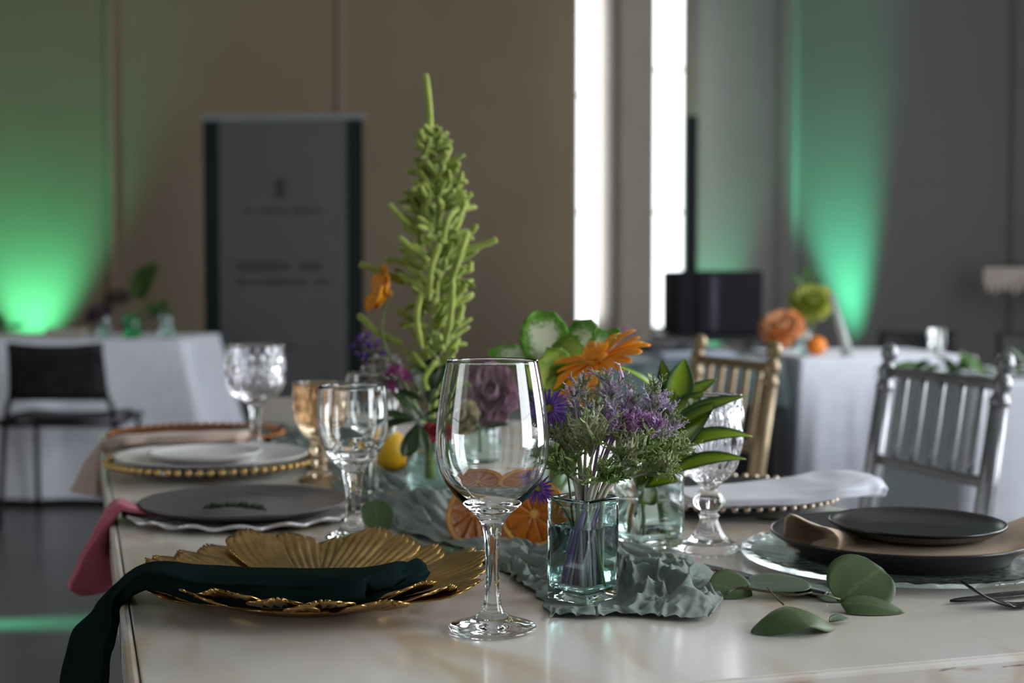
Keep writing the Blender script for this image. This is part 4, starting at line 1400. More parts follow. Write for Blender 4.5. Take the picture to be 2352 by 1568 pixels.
# ------------------------------------------------------------------ leaves
def leaf_mesh(L_, W_, prof, n=12, m=7, curl=0.0, cup=0.0, fold=0.0, frill=0.0, ff=5.0, seed=0, twist=0.0, scurve=0.0):
    """leaf along +Y from the origin, normal +Z; curl bends the tip down, cup lifts (or drops) the sides"""
    P = []
    y = z_ = 0.0; ang_ = 0.0
    for i in range(n + 1):
        s = i / n
        if i:
            ang_ = -curl * s + scurve * math.sin(2 * math.pi * s)
            y += L_ / n * math.cos(ang_); z_ += L_ / n * math.sin(ang_)
        w_ = W_ / 2 * prof(s)
        row = []
        for j in range(m):
            q = -1 + 2 * j / (m - 1)
            x = q * w_
            up = cup * w_ * q * q + fold * w_ * abs(q)
            fr = frill * abs(q) ** 2 * math.sin(s * ff * 2 * math.pi + seed + (1.3 if q > 0 else 0)) + frill * 0.7 * abs(q) ** 2 * N(s * 7, q * 2, seed)
            tw = twist * s
            nx = x * math.cos(tw) - (up + fr) * math.sin(tw)
            nz = x * math.sin(tw) + (up + fr) * math.cos(tw)
            row.append(V((nx, y - nz * math.sin(ang_), z_ + nz * math.cos(ang_))))
        P.append(row)
    return MB().grid(P)


def lance(s): return max(0.03, math.sin(math.pi * min(1.0, s ** 0.75)) ** 0.85)
def obov(s): return max(0.05, math.sin(math.pi * s ** 1.25) ** 0.6) * (0.55 + 0.45 * s)
def rnd_leaf(s): return max(0.04, math.sqrt(max(0.0, 1 - (2 * s - 1) ** 2)))
def egg(s): return max(0.03, math.sqrt(max(0.0, 1 - (2 * s ** 0.85 - 1) ** 2)) * (1.05 - 0.12 * s))
def petal_f(s): return max(0.12, (0.35 + 0.75 * s ** 0.6) * (1 if s < 0.75 else math.sqrt(max(0, 1 - ((s - 0.75) / 0.26) ** 2))))


def put_leaf(parent, name, mb_or_mesh, m, loc, d_, up, root, scale=1.0, solid=0.0):
    me = mb_or_mesh if not isinstance(mb_or_mesh, MB) else mb_or_mesh.mesh(name)
    if not me.materials: me.materials.append(m)
    o = link(name, me, parent, solid=solid)
    place(o, V(loc) - V(root), frame(d_, up), scale)
    return o


# eucalyptus
G['euc'] = mat('eucalyptus_leaf', (0.072, 0.116, 0.046), 0.5, spec=0.3, col2=(0.092, 0.140, 0.062), nscale=26, bump=0.12, bscale=90, tl=0.12, uvmix=((0.12, 0.19, 0.075), 'margin', 0.10, -0.06))
G['euc_pale'] = mat('eucalyptus_leaf_pale', (0.10, 0.155, 0.095), 0.45, col2=(0.13, 0.19, 0.13), nscale=20, bump=0.12, bscale=90, tl=0.12, uvmix=((0.17, 0.23, 0.14), 'margin', 0.10, -0.06))
G['euc_stem'] = mat('eucalyptus_stem', (0.075, 0.05, 0.035), 0.6, col2=(0.10, 0.09, 0.05), nscale=60)
ES = V((0.2230, 1.2367, 0.7530))
t = thing('eucalyptus_sprig', 'eucalyptus sprig with round leaves lying beside the black plates', 'eucalyptus', (ES.x, ES.y, TZ))
def Z(p, dz=0.0): return V((p[0], p[1], p[2] + dz))
stem_pts = spline([(0.1862, 1.2257, 0.7570), (0.1995, 1.2329, 0.7600), (0.2182, 1.2100, 0.7620), (0.2380, 1.1965, 0.7620), (0.2552, 1.1976, 0.7640)], 16)
MB().tube(stem_pts, [0.0013 - 0.0004 * i / 15 for i in range(16)], 7).build('stem', G['euc_stem'], t, rel=ES + V((0, 0, TZ - ES.z)))
root = V((ES.x, ES.y, TZ))
MB().tube([V((0.2188, 1.2055, 0.7660)), V((0.2196, 1.1733, 0.7650)), V((0.2230, 1.1567, 0.7630))], 0.0009, 6).build('leaf_stalk', G['euc_stem'], t, rel=root)
MB().tube([V((0.2545, 1.1942, 0.7640)), V((0.2658, 1.1888, 0.7630)), V((0.2769, 1.1889, 0.7600))], 0.0009, 6).build('leaf_stalk', mat('pale_stalk', (0.16, 0.20, 0.09), 0.5, col2=(0.14, 0.17, 0.08), nscale=50), t, rel=root)


def euc(px, d_, up, L_, W_, m, **k):
    kw = dict(n=14, m=11, curl=0.3, cup=-0.25)
    kw.update(k)
    pr = kw.pop('prof', rnd_leaf)
    o = put_leaf(t, 'leaf', leaf_mesh(L_, W_, pr, **kw), m, px, d_, up, root, solid=0.0006)
    M = o.matrix_basis.copy(); Mi = M.inverted()
    for v in o.data.vertices:            # where the leaf would sink into the table it rests on it
        w = M @ v.co
        if w.z < 0.0006:
            w.z = 0.0006
            v.co = Mi @ w
    return o


euc((0.2200, 1.1375, 0.7660), (0.22, -0.66, 0.10), (-0.05, 0.25, 1), 0.042, 0.074, G['euc'], cup=-0.46, curl=0.60, prof=egg)           # front drooping leaf
euc((0.2769, 1.1967, 0.7560), (0.72, 0.30, 0.52), (-0.15, -0.75, 0.65), 0.056, 0.060, G['euc'], cup=0.10, curl=0.35)                  # large upright leaf
euc((0.2764, 1.1837, 0.7575), (0.95, -0.26, 0.15), (-0.1, -0.55, 0.8), 0.055, 0.034, G['euc'], cup=-0.45, curl=0.7, prof=egg)         # its folded front half
euc((0.2116, 1.2412, 0.7520), (-0.90, -0.05, 0.28), (0.05, -0.80, 0.6), 0.040, 0.038, G['euc'], cup=-0.1, curl=0.1)                    # round leaf against the gauze
euc((0.1871, 1.2785, 0.7520), (-0.6, 0.5, 0.15), (0.1, -0.6, 0.8), 0.034, 0.030, G['euc'])
euc((0.2075, 1.2543, 0.7600), (0.93, -0.20, 0.04), (0.05, -0.2, 1), 0.058, 0.042, G['euc_pale'], cup=0.05, curl=0.12, prof=egg)
euc((0.2632, 1.2649, 0.7530), (0.80, 0.55, 0.05), (0.0, -0.2, 1), 0.045, 0.030, G['euc_pale'], prof=egg)
euc((0.2667, 1.2265, 0.7530), (0.75, 0.25, 0.08), (0.0, -0.2, 1), 0.034, 0.028, G['euc_pale'])
euc((0.2574, 1.1426, 0.7520), (0.9, 0.35, 0.16), (0.0, -0.3, 1), 0.020, 0.010, G['euc_pale'], cup=0.6, prof=lance)

# leaves on the left, between runner and goblet
EL = V((-0.0963, 1.4455, 0.7530))
t = thing('eucalyptus_sprig', 'eucalyptus sprig lying between gold charger and orange halves', 'eucalyptus', (EL.x, EL.y, TZ))
root = V((EL.x, EL.y, TZ))
MB().tube(spline([(-0.1405, 1.4899, 0.7570), (-0.1044, 1.4340, 0.7570), (-0.0720, 1.4064, 0.7570), (-0.0373, 1.4071, 0.7560)], 14), 0.0012, 7).build('stem', G['euc_stem'], t, rel=root)
euc((-0.1452, 1.5298, 0.7530), (-0.10, 0.35, 0.85), (0.15, -0.9, 0.3), 0.040, 0.040, G['euc'], cup=0.1, curl=0.15)
euc((-0.1082, 1.4264, 0.7540), (0.85, -0.15, 0.20), (0.0, -0.3, 1), 0.050, 0.034, G['euc'], prof=egg)
euc((-0.0766, 1.4106, 0.7540), (0.95, 0.05, 0.10), (0.0, -0.3, 1), 0.060, 0.030, G['euc'], prof=egg, curl=0.2)
euc((-0.1209, 1.4463, 0.7560), (0.3, 0.8, 0.30), (-0.2, -0.6, 0.8), 0.036, 0.034, G['euc'])
euc((-0.0594, 1.4161, 0.7560), (0.8, -0.45, 0.1), (0.0, -0.2, 1), 0.045, 0.028, G['euc'], prof=egg)
euc((-0.1340, 1.4684, 0.7550), (0.85, 0.3, 0.10), (0, -0.3, 1), 0.045, 0.030, G['euc_pale'], prof=egg)
euc((-0.0108, 1.3469, 0.7560), (0.95, 0.22, 0.10), (0, -0.4, 1), 0.050, 0.034, G['euc_pale'], prof=egg, curl=0.2, cup=-0.3)

# rosemary on the grey plate
G['rosemary'] = mat('rosemary', (0.04, 0.075, 0.03), 0.6, col2=(0.06, 0.10, 0.045), nscale=50)
RZ = GP + V((0, 0, 0.0128 + 0.006))
root = V((RZ.x - 0.010, RZ.y - 0.034, TZ + 0.0098))
t = thing('rosemary_sprig', 'short rosemary sprig lying on the grey plate', 'herb', root)
rnd = random.Random(11)
sp = spline([(-0.033, 0.004, 0.003), (-0.010, -0.002, 0.006), (0.012, 0.002, 0.005), (0.036, -0.004, 0.003)], 30)
MB().tube(sp, 0.0010, 6).build('stem', G['euc_stem'], t)
mb = MB()
for i in range(110):
    p = sp[rnd.randrange(30)]
    d_ = V((rnd.uniform(0.2, 0.9), rnd.uniform(-1, 1), rnd.uniform(-0.1, 0.9))).normalized()
    L_ = rnd.uniform(0.007, 0.012)
    e = p + d_ * L_; e.z = max(0.0008, e.z)
    mb.tube([p, p.lerp(e, 0.5) + V((0, 0, 0.0005)), e], [0.0006, 0.0009, 0.0003], 5)
tag(mb.build('needles', G['rosemary'], t), kind='stuff')

# ------------------------------------------------------------------ frilly kale in the aqua vase
G['kale_stalk'] = mat('kale_stalk', (0.56, 0.45, 0.53), 0.45, col2=(0.50, 0.52, 0.34), nscale=30, tl=0.1)
G['kale_stalk_p'] = mat('kale_stalk_purple', (0.30, 0.15, 0.40), 0.4, col2=(0.46, 0.30, 0.52), nscale=30, tl=0.1)
G['kale_green'] = mat('kale_frill_green', (0.30, 0.42, 0.11), 0.45, col2=(0.58, 0.60, 0.40), nscale=45, tl=0.35)
G['kale_lilac'] = mat('kale_frill_lilac', (0.70, 0.58, 0.76), 0.45, col2=(0.36, 0.44, 0.25), nscale=45, tl=0.35, lo=0.45, hi=0.62)
G['kale_purple'] = mat('kale_frill_purple', (0.64, 0.34, 0.68), 0.45, col2=(0.62, 0.48, 0.64), nscale=50, tl=0.35)
G['kale_dark'] = mat('kale_frill_dark', (0.17, 0.28, 0.06), 0.4, col2=(0.26, 0.37, 0.11), nscale=40, tl=0.2)


def ribbon(mb, pts, widths, nrm):
    P = []
    for i, p in enumerate(pts):
        d_ = (pts[min(i + 1, len(pts) - 1)] - pts[max(i - 1, 0)])
        s_ = d_.cross(nrm)
        if s_.length < 1e-6: s_ = V((1, 0, 0))
        s_ = s_.normalized() * widths[i] / 2
        nn = nrm.normalized() * widths[i] * 0.18
        P.append([p - s_ + nn, p - nn, p + s_ + nn])
    mb.grid(P)


def frond(mb, p, d_, nrm, L_, w_, depth, rnd, curlv):
    n = (4 if depth == 2 else 3)
    pts = [p]
    dd_ = d_.normalized()
    for i in range(n):
        dd_ = (dd_ + curlv * 0.16 + V((rnd.uniform(-1, 1), rnd.uniform(-1, 1), rnd.uniform(-0.6, 1))) * 0.24).normalized()
        pts.append(pts[-1] + dd_ * L_ / n)
    ribbon(mb, pts, [w_ * (1 - 0.62 * i / n) for i in range(n + 1)], nrm)
    if depth:
        for i in range(1, n + 1):
            for sg in (-1, 1):
                if rnd.random() < (0.15 if depth == 2 else 0.35): continue
                base = pts[i]
                tang = (pts[i] - pts[i - 1]).normalized()
                sd = tang.cross(nrm)
                if sd.length < 1e-6: continue
                sd.normalize()
                nd = (tang * rnd.uniform(0.5, 1.0) + sd * sg * rnd.uniform(0.5, 1.0) + nrm.normalized() * rnd.uniform(-0.5, 0.6)).normalized()
                n2 = (nrm + V((rnd.uniform(-1, 1), rnd.uniform(-1, 1), rnd.uniform(-1, 1))) * 0.6).normalized()
                frond(mb, base, nd, n2, L_ * rnd.uniform(0.30, 0.55), w_ * 0.55, depth - 1, rnd, curlv)


def kale_sprig(label, foot, end, bow, mstalk, mfrill, nbr, blen, seed, start=0.42, thick=0.0026, dense=1, width=0.0042):
    rnd = random.Random(seed)
    root = V(V1)
    t = thing('kale_sprig', label, 'kale', root, group='kale sprigs in the aqua vase')
    foot, end = V(foot), V(end)
    rim = V((V1.x + max(-0.019, min(0.019, (end.x - V1.x) * 0.26)), V1.y + (end.y - V1.y) * 0.25, 0.7525 + 0.092))
    pts = spline([foot, rim, rim.lerp(end, 0.5) + V(bow), end], 26)
    MB().tube(pts, [thick * interp([(0, 0.9), (0.35, 1.0), (0.7, 0.75), (1, 0.25)], i / 25) for i in range(26)], 7, flat=0.7).build('stalk', mstalk, t, rel=root)
    fr = MB()
    for k in range(nbr):
        s = lerp(start, 1.0, ((k + rnd.random()) / nbr) ** 0.8)
        i = min(25, int(s * 25))
        tang = (pts[min(25, i + 1)] - pts[max(0, i - 1)]).normalized()
        a = rnd.uniform(0, 2 * math.pi)
        o_ = V((math.cos(a), math.sin(a) * 0.8, rnd.uniform(-0.1, 0.5)))
        d_ = (tang * rnd.uniform(0.55, 1.1) + o_ * rnd.uniform(0.45, 0.95)).normalized()
        nrm = (V((rnd.uniform(-0.5, 0.5), -1, rnd.uniform(-0.2, 0.9)))).normalized()
        frond(fr, pts[i], d_, nrm, blen * rnd.uniform(0.55, 1.1) * (1.15 - 0.45 * s), width * rnd.uniform(0.7, 1.2), 2 if rnd.random() < 0.75 else 1, rnd, V((0, 0, 0.35)))
    fr.build('frilled_leaf', mfrill, t, rel=root, solid=0.0003)
    return t


FZ = 0.7525 + 0.014
def vin(dx, dy): return (V1.x + dx, V1.y + dy, FZ)
Y1 = V1.y
KL = ['green frilled kale sprig in the aqua vase', 'lilac frilled kale sprig in the aqua vase', 'purple frilled kale sprig at the heart of the aqua vase']
SPR = [
    # end (pixel-free world points), stalk, frill, branches, branch length
    ((0.050, Y1 + 0.010, 0.940), 'kale_stalk', 'kale_lilac', 24, 0.026, 1, 0.004),
    ((0.066, Y1 + 0.020, 0.932), 'kale_stalk', 'kale_green', 24, 0.028, 0, 0.004),
    ((0.092, Y1 + 0.015, 0.950), 'kale_stalk_p', 'kale_lilac', 24, 0.026, 1, 0.004),
    ((0.112, Y1 + 0.015, 0.940), 'kale_stalk_p', 'kale_lilac', 24, 0.026, 1, 0.004),
    ((0.142, Y1 + 0.012, 0.934), 'kale_stalk', 'kale_lilac', 24, 0.028, 1, 0.004),
    ((0.158, Y1 + 0.004, 0.912), 'kale_stalk', 'kale_lilac', 22, 0.024, 1, 0.004),
    ((0.166, Y1 + 0.006, 0.890), 'kale_stalk', 'kale_green', 24, 0.026, 0, 0.004),
    ((0.148, Y1 - 0.010, 0.876), 'kale_stalk', 'kale_green', 22, 0.028, 0, 0.0046),
    ((0.034, Y1 + 0.000, 0.905), 'kale_stalk', 'kale_green', 22, 0.026, 0, 0.004),
    ((0.040, Y1 - 0.012, 0.878), 'kale_stalk', 'kale_dark', 18, 0.028, 0, 0.0055),
    ((0.072, Y1 - 0.022, 0.905), 'kale_stalk', 'kale_green', 22, 0.030, 0, 0.005),
    ((0.104, Y1 - 0.024, 0.890), 'kale_stalk', 'kale_green', 22, 0.030, 0, 0.005),
    ((0.086, Y1 - 0.028, 0.872), 'kale_stalk', 'kale_dark', 18, 0.028, 0, 0.006),
    ((0.128, Y1 - 0.018, 0.890), 'kale_stalk', 'kale_dark', 16, 0.026, 0, 0.0055),
]
feet = [(-0.010, 0.004), (0.004, 0.010), (-0.004, -0.002), (0.008, 0.002), (-0.012, -0.006), (0.012, -0.004), (-0.006, 0.012), (0.010, 0.010), (0.014, 0.0), (0.002, -0.012), (0.006, -0.010), (-0.010, -0.010), (-0.002, 0.004), (-0.014, 0.002)]
for k, (e, ms, mf, nb, bl, li, wd) in enumerate(SPR):
    e = (0.090 + (e[0] - 0.095) * 0.80, e[1], e[2] - 0.012); nb = int(nb * (0.50 if k not in (8, 9) else 0.75)); bl = bl * 1.18
    kale_sprig(KL[li], vin(*feet[k]), e, (0, 0, 0.006), G[ms], G[mf], nb, bl, 100 + k, start=0.62 if k < 8 else (0.52 if k in (8, 9) else 0.70), thick=0.0036 if k % 3 == 0 else 0.0026, width=wd * 1.05)
for k in range(5):
    kale_sprig(KL[2], vin(0.004 - 0.003 * k, 0.004 * (k % 2)), (0.086 + 0.010 * k, Y1 - 0.012 + 0.006 * (k % 2), 0.912 - 0.004 * abs(k - 2)), (0, 0, 0.004), G['kale_stalk_p'], G['kale_purple'], 26, 0.015, 300 + k, start=0.80, thick=0.0017, width=0.0030)

# a broad purple stalk end and a thin green stem stand in the water
MBs = MB().tube(spline([(V1.x + 0.003, V1.y - 0.004, 0.838), (V1.x - 0.006, V1.y - 0.008, 0.805), (V1.x - 0.015, V1.y - 0.008, 0.768)], 12), [0.0030, 0.0032, 0.0034, 0.0036, 0.0038, 0.0040, 0.0042, 0.0044, 0.0045, 0.0046, 0.0046, 0.0044], 10, flat=0.8)
tt = thing('kale_stem_cutting', 'thick violet stem cutting standing slanted in the aqua vase', 'stem', V1)
MBs.build('stalk', G['kale_stalk_p'], tt, rel=V1)
MBs = MB().tube([(V1.x + 0.016, V1.y - 0.010, 0.767), (V1.x + 0.0145, V1.y - 0.009, 0.776)], [0.0015, 0.0014], 7)
tt2 = thing('flower_stem', 'thin bright green stem standing in the aqua vase', 'stem', V1)
MB().tube(spline([(V1.x + 0.0175, V1.y - 0.010, 0.765), (V1.x + 0.010, V1.y - 0.010, 0.798), (V1.x + 0.012, V1.y - 0.006, 0.815)], 12), 0.0012, 7).build('stalk', mat('green_stem', (0.16, 0.27, 0.06), 0.45, col2=(0.20, 0.30, 0.08), nscale=30), tt2, rel=V1)

# ------------------------------------------------------------------ asters
G['aster_petal'] = mat('aster_petal', (0.145, 0.055, 0.36), 0.5, col2=(0.19, 0.085, 0.43), nscale=60, tl=0.25)
G['aster_eye'] = mat('aster_eye', (0.36, 0.27, 0.03), 0.7, col2=(0.24, 0.24, 0.03), nscale=220, bump=0.5, bscale=500)
G['stem_green'] = mat('flower_stem_green', (0.05, 0.09, 0.03), 0.5, col2=(0.07, 0.12, 0.04), nscale=30)


def aster(label, head, normal, R, path, seed, eye=0.24):
    rnd = random.Random(seed)
    head = V(head)
    t = thing('aster', label, 'flower', head, group='purple asters in the aqua vase')
    M = frame(normal, (0.1, 0.1, 1))
    mb = MB()
    for ring, (cnt, rr, lift) in enumerate(((22, 1.0, 0.10), (18, 0.86, 0.28))):
        for k in range(cnt):
            a = 2 * math.pi * (k + 0.5 * ring) / cnt + rnd.uniform(-0.08, 0.08)
            L_ = R * rr * rnd.uniform(0.85, 1.05)
            dr = V((math.cos(a), 0, math.sin(a)))
            pts = [M @ (dr * R * eye * 0.7), M @ (dr * L_ * 0.6 + V((0, R * lift, 0))), M @ (dr * L_ + V((0, R * (lift * 0.7 + rnd.uniform(-0.15, 0.12)), 0)))]
            ribbon(mb, [pts[0], pts[0].lerp(pts[1], 0.5), pts[1], pts[2]], [R * 0.07, R * 0.13, R * 0.14, R * 0.07], M @ V((0, 1, 0)))
    mb.build('petals', G['aster_petal'], t)
    MB().ball((0, 0, 0), R * eye, 14, 8, (1, 1, 0.55), q=frame(M @ V((0, 0, 1)), M @ V((0, 1, 0)))).build('eye', G['aster_eye'], t)
    MB().tube(spline([V(p) - head for p in path], 14), 0.0011, 6).build('stem', G['stem_green'], t)
    return t


SH = V(V1)
aster('purple aster in full view at the kale bouquet edge', (0.0323, 1.2250, 0.9180), (-0.25, -0.93, 0.22), 0.0185,
      [(0.0332, 1.2280, 0.9178), (0.0432, 1.2320, 0.8900), (0.0546, 1.2320, 0.8520), (SH.x - 0.004, SH.y, 0.800)], 1)
aster('purple aster hanging low over the vase rim', (0.0223, 1.2050, 0.8522), (-0.35, -0.85, -0.10), 0.0150,
      [(0.0231, 1.2080, 0.8517), (0.0370, 1.2150, 0.8394), (0.0467, 1.2220, 0.8307), (SH.x + 0.002, SH.y - 0.004, 0.79)], 2)
aster('purple aster half hidden behind kale leaves', (0.0405, 1.2450, 0.8955), (0.1, -0.6, 0.7), 0.0150,
      [(0.0405, 1.2450, 0.8947), (0.0473, 1.2400, 0.8700), (SH.x - 0.006, SH.y + 0.006, 0.80)], 3)
aster('small purple aster seen from behind in the kale', (0.0481, 1.2620, 0.9080), (0.3, 0.6, 0.6), 0.0140,
      [(0.0481, 1.2620, 0.9073), (0.0534, 1.2500, 0.8687), (SH.x, SH.y + 0.008, 0.80)], 4)

# ------------------------------------------------------------------ dracaena in the second vase
G['drac'] = mat('dracaena_leaf', (0.30, 0.42, 0.025), 0.30, col2=(0.20, 0.33, 0.022), nscale=18, tl=0.25, uvmix=((0.030, 0.10, 0.022), 'margin', 0.40, 0.85), bump=0.05, bscale=60)
root = V(V2)
t = thing('dracaena_stem', 'dracaena stem with long green leaves striped yellow', 'plant', root)
top = V((0.1538, 1.4550, 0.8647))
MB().tube(spline([(V2.x + 0.012, V2.y + 0.002, 0.767), (V2.x + 0.006, V2.y, 0.81), (0.1406, 1.4550, 0.8310), (0.1516, 1.4550, 0.8647), (0.1631, 1.4600, 0.9046)], 18), [0.0040 - 0.0015 * i / 17 for i in range(18)], 9).build('stem', mat('drac_stem', (0.17, 0.27, 0.06), 0.4, col2=(0.13, 0.22, 0.05), nscale=30), t, rel=root)


def drac(base, tip, W_, up, curl, **k):
    base, tip = V(base), V(tip)
    d_ = tip - base
    L_ = d_.length * (1 + 0.10 * abs(curl)); W_ = W_ * 1.2
    # start steeper so that the bent leaf ends at the tip
    upv = V(up).normalized()
    dd_ = (d_.normalized() + upv * math.tan(min(1.0, curl * 0.5))).normalized()
    put_leaf(t, 'leaf', leaf_mesh(L_, W_, lance, n=16, m=9, curl=curl, cup=0.28, **k), G['drac'], base, dd_, upv, root, solid=0.0005)


drac((0.1667, 1.4600, 0.9001), (0.1772, 1.4600, 0.9477), 0.026, (0.1, -1, 0.0), 0.15)
drac((0.1623, 1.4600, 0.9001), (0.1550, 1.4700, 0.9463), 0.015, (-0.2, -1, 0.2), 0.15)
drac((0.1609, 1.4600, 0.8979), (0.1105, 1.4300, 0.9459), 0.013, (0.4, -0.5, 0.8), 0.75)
drac((0.1587, 1.4600, 0.8979), (0.1396, 1.4500, 0.9340), 0.014, (0.5, -0.7, 0.6), 0.4)
drac((0.1685, 1.4600, 0.9001), (0.2115, 1.4700, 0.9264), 0.016, (-0.3, -0.75, 0.7), 0.2)
drac((0.1599, 1.4500, 0.8765), (0.1913, 1.4300, 0.9151), 0.024, (-0.5, -0.85, 0.3), 0.55)
drac((0.1556, 1.4300, 0.8720), (0.2251, 1.4000, 0.9150), 0.022, (-0.45, -0.45, 0.8), 0.70)
drac((0.1491, 1.4300, 0.8499), (0.1994, 1.4000, 0.9076), 0.028, (-0.4, -0.85, 0.3), 0.30)
drac((0.1643, 1.4100, 0.8611), (0.2314, 1.3950, 0.8801), 0.019, (0.0, -0.55, 0.85), 0.95)
drac((0.1601, 1.4100, 0.8372), (0.2256, 1.3950, 0.8569), 0.018, (0.0, -0.55, 0.85), 0.85)
drac((0.1445, 1.4500, 0.8339), (0.1877, 1.4400, 0.8531), 0.014, (-0.2, -0.6, 0.8), 0.3)
drac((0.1446, 1.4500, 0.8250), (0.1600, 1.4300, 0.8631), 0.030, (-0.2, -0.95, 0.2), 0.3)
drac((0.1379, 1.4500, 0.8205), (0.1568, 1.4200, 0.8358), 0.024, (0.2, -0.8, 0.6), 0.9)
drac((0.1406, 1.4550, 0.8175), (0.1223, 1.4400, 0.8375), 0.022, (0.2, -0.9, 0.3), 0.5)
drac((0.1451, 1.4550, 0.8107), (0.1313, 1.4500, 0.7980), 0.016, (0.3, -0.9, 0.3), 0.3)
MB().tube(spline([(V2.x - 0.012, V2.y + 0.006, 0.766), (V2.x - 0.004, V2.y + 0.004, 0.81), (0.1455, 1.4600, 0.8348)], 12), 0.0030, 8).build('stem', MATS['drac_stem'], t, rel=root)

# ------------------------------------------------------------------ ornamental kale and gerbera (round vase behind the glass)
G['okale'] = mat('ornamental_kale', (0.74, 0.77, 0.56), 0.5, col2=(0.78, 0.80, 0.62), nscale=30, tl=0.2, bump=0.15, bscale=80, uvmix=((0.13, 0.34, 0.028), 'edge', 0.42, 0.70))
G['okale_in'] = mat('ornamental_kale_inner', (0.46, 0.56, 0.13), 0.5, col2=(0.40, 0.52, 0.08), nscale=30, tl=0.2, bump=0.15, bscale=80, uvmix=((0.18, 0.36, 0.03), 'edge', 0.50, 0.90))
root = V((0.0608, 1.6000, 0.9271))
t = thing('ornamental_kale', 'green and cream ornamental kale head with rippled leaves', 'kale', root)
MB().tube(spline([(V4.x, V4.y, 0.768), (V4.x + 0.005, V4.y, 0.84), root - V((0, 0, 0.02)), root], 14), 0.0065, 10).build('stem', MATS['green_stem'], t, rel=root)


def okale(base, tip, W_, up, curl, m=None, seed=0, cup=0.25):
    base, tip = V(base), V(tip)
    d_ = tip - base
    put_leaf(t, 'leaf', leaf_mesh(d_.length * 1.06, W_, egg, n=16, m=13, curl=curl, cup=cup, frill=0.0036, ff=4.5, seed=seed), m or G['okale'], base, d_, up, root, solid=0.0006)


okale((0.0422, 1.6000, 0.9330), (0.0315, 1.6100, 0.9926), 0.058, (0.0, -1, 0.25), 0.20, seed=1, cup=0.18)
okale((0.0422, 1.6000, 0.9359), (-0.0235, 1.6000, 0.9526), 0.034, (0.15, -0.85, 0.5), 0.3, seed=2, cup=-0.4)
okale((0.0608, 1.6000, 0.9330), (0.0907, 1.6100, 0.9798), 0.046, (-0.4, -0.75, 0.5), -0.15, seed=3)
okale((0.0657, 1.6000, 0.9271), (0.1178, 1.6300, 0.9721), 0.048, (-0.5, -0.6, 0.6), 0.1, seed=4)
okale((0.0559, 1.6000, 0.9221), (0.0745, 1.5800, 0.9671), 0.044, (-0.3, -0.95, 0.2), -0.2, G['okale_in'], 5)
okale((0.0507, 1.5900, 0.9130), (0.0354, 1.5600, 0.9536), 0.048, (0.2, -0.95, 0.2), -0.2, G['okale_in'], 6)
okale((0.0556, 1.5900, 0.9033), (0.0304, 1.5500, 0.9303), 0.042, (0.3, -0.9, 0.4), 0.2, G['okale_in'], 7)
okale((0.0605, 1.5900, 0.9033), (0.0732, 1.5500, 0.9350), 0.042, (-0.2, -0.9, 0.4), 0.2, G['okale_in'], 8)
okale((0.0556, 1.5900, 0.8886), (0.0450, 1.5600, 0.9153), 0.036, (0.1, -0.9, 0.4), 0.3, G['okale_in'], 9)
okale((0.0605, 1.5900, 0.8886), (0.0737, 1.5600, 0.9105), 0.034, (-0.1, -0.9, 0.4), 0.3, G['okale_in'], 10)
okale((0.0612, 1.6100, 0.9264), (0.1101, 1.6800, 0.9657), 0.044, (-0.3, -0.6, 0.7), 0.2, seed=11)
okale((0.0513, 1.6100, 0.9264), (0.0587, 1.6800, 0.9683), 0.046, (0.0, -0.8, 0.6), 0.2, seed=12)

G['gerbera'] = mat('gerbera_petal', (0.86, 0.33, 0.008), 0.45, col2=(0.80, 0.27, 0.006), nscale=30, tl=0.25, uvmix=((0.90, 0.42, 0.015), 'along', 0.5, 1.0))
G['gerbera_eye'] = mat('gerbera_eye', (0.62, 0.22, 0.01), 0.7, col2=(0.75, 0.36, 0.03), nscale=200, bump=0.5, bscale=400)


def gerbera(label, head, normal, R, path, npet, seed, droop=0.5, wide=0.30, group=None, mats=None):
    rnd = random.Random(seed)
    head = V(head)
    t = thing('gerbera', label, 'flower', head, group=group)
    n_ = V(normal).normalized()
    M = frame(n_, (0.05, 0.1, 1))
    pm = [leaf_mesh(R * 0.82, R * wide, petal_f, n=9, m=5, curl=droop * (0.6 + 0.3 * q), cup=0.25).mesh('petal') for q in range(3)]
    for me in pm: me.materials.append(G['gerbera'])
    for k in range(npet):
        a = 2 * math.pi * k / npet + rnd.uniform(-0.1, 0.1)
        dr = M @ V((math.cos(a), 0, math.sin(a)))
        o = link('petal', pm[k % 3], t, solid=0.0004)
        place(o, dr * R * 0.20 + n_ * 0.001 * (k % 2), frame(dr + n_ * rnd.uniform(0.05, 0.30), n_), rnd.uniform(0.85, 1.08))
    sm = leaf_mesh(R * 0.36, R * 0.10, petal_f, n=5, m=3, curl=-0.5, cup=0.3).mesh('small_petal')
    sm.materials.append(G['gerbera'])
    for k in range(22):
        a = 2 * math.pi * k / 22
        dr = M @ V((math.cos(a), 0, math.sin(a)))
        o = link('inner_petal', sm, t)
        place(o, dr * R * 0.13 + n_ * R * 0.08, frame(dr + n_ * 0.35, n_), rnd.uniform(0.5, 0.75))
    MB().ball((0, 0, 0), R * 0.24, 14, 8, (1, 1, 0.5), q=frame(M @ V((0, 0, 1)), n_)).build('eye', G['gerbera_eye'], t)
    MB().tube(spline([V(p) - head for p in path], 16), 0.0024, 8).build('stem', MATS['green_stem'], t)
    return t


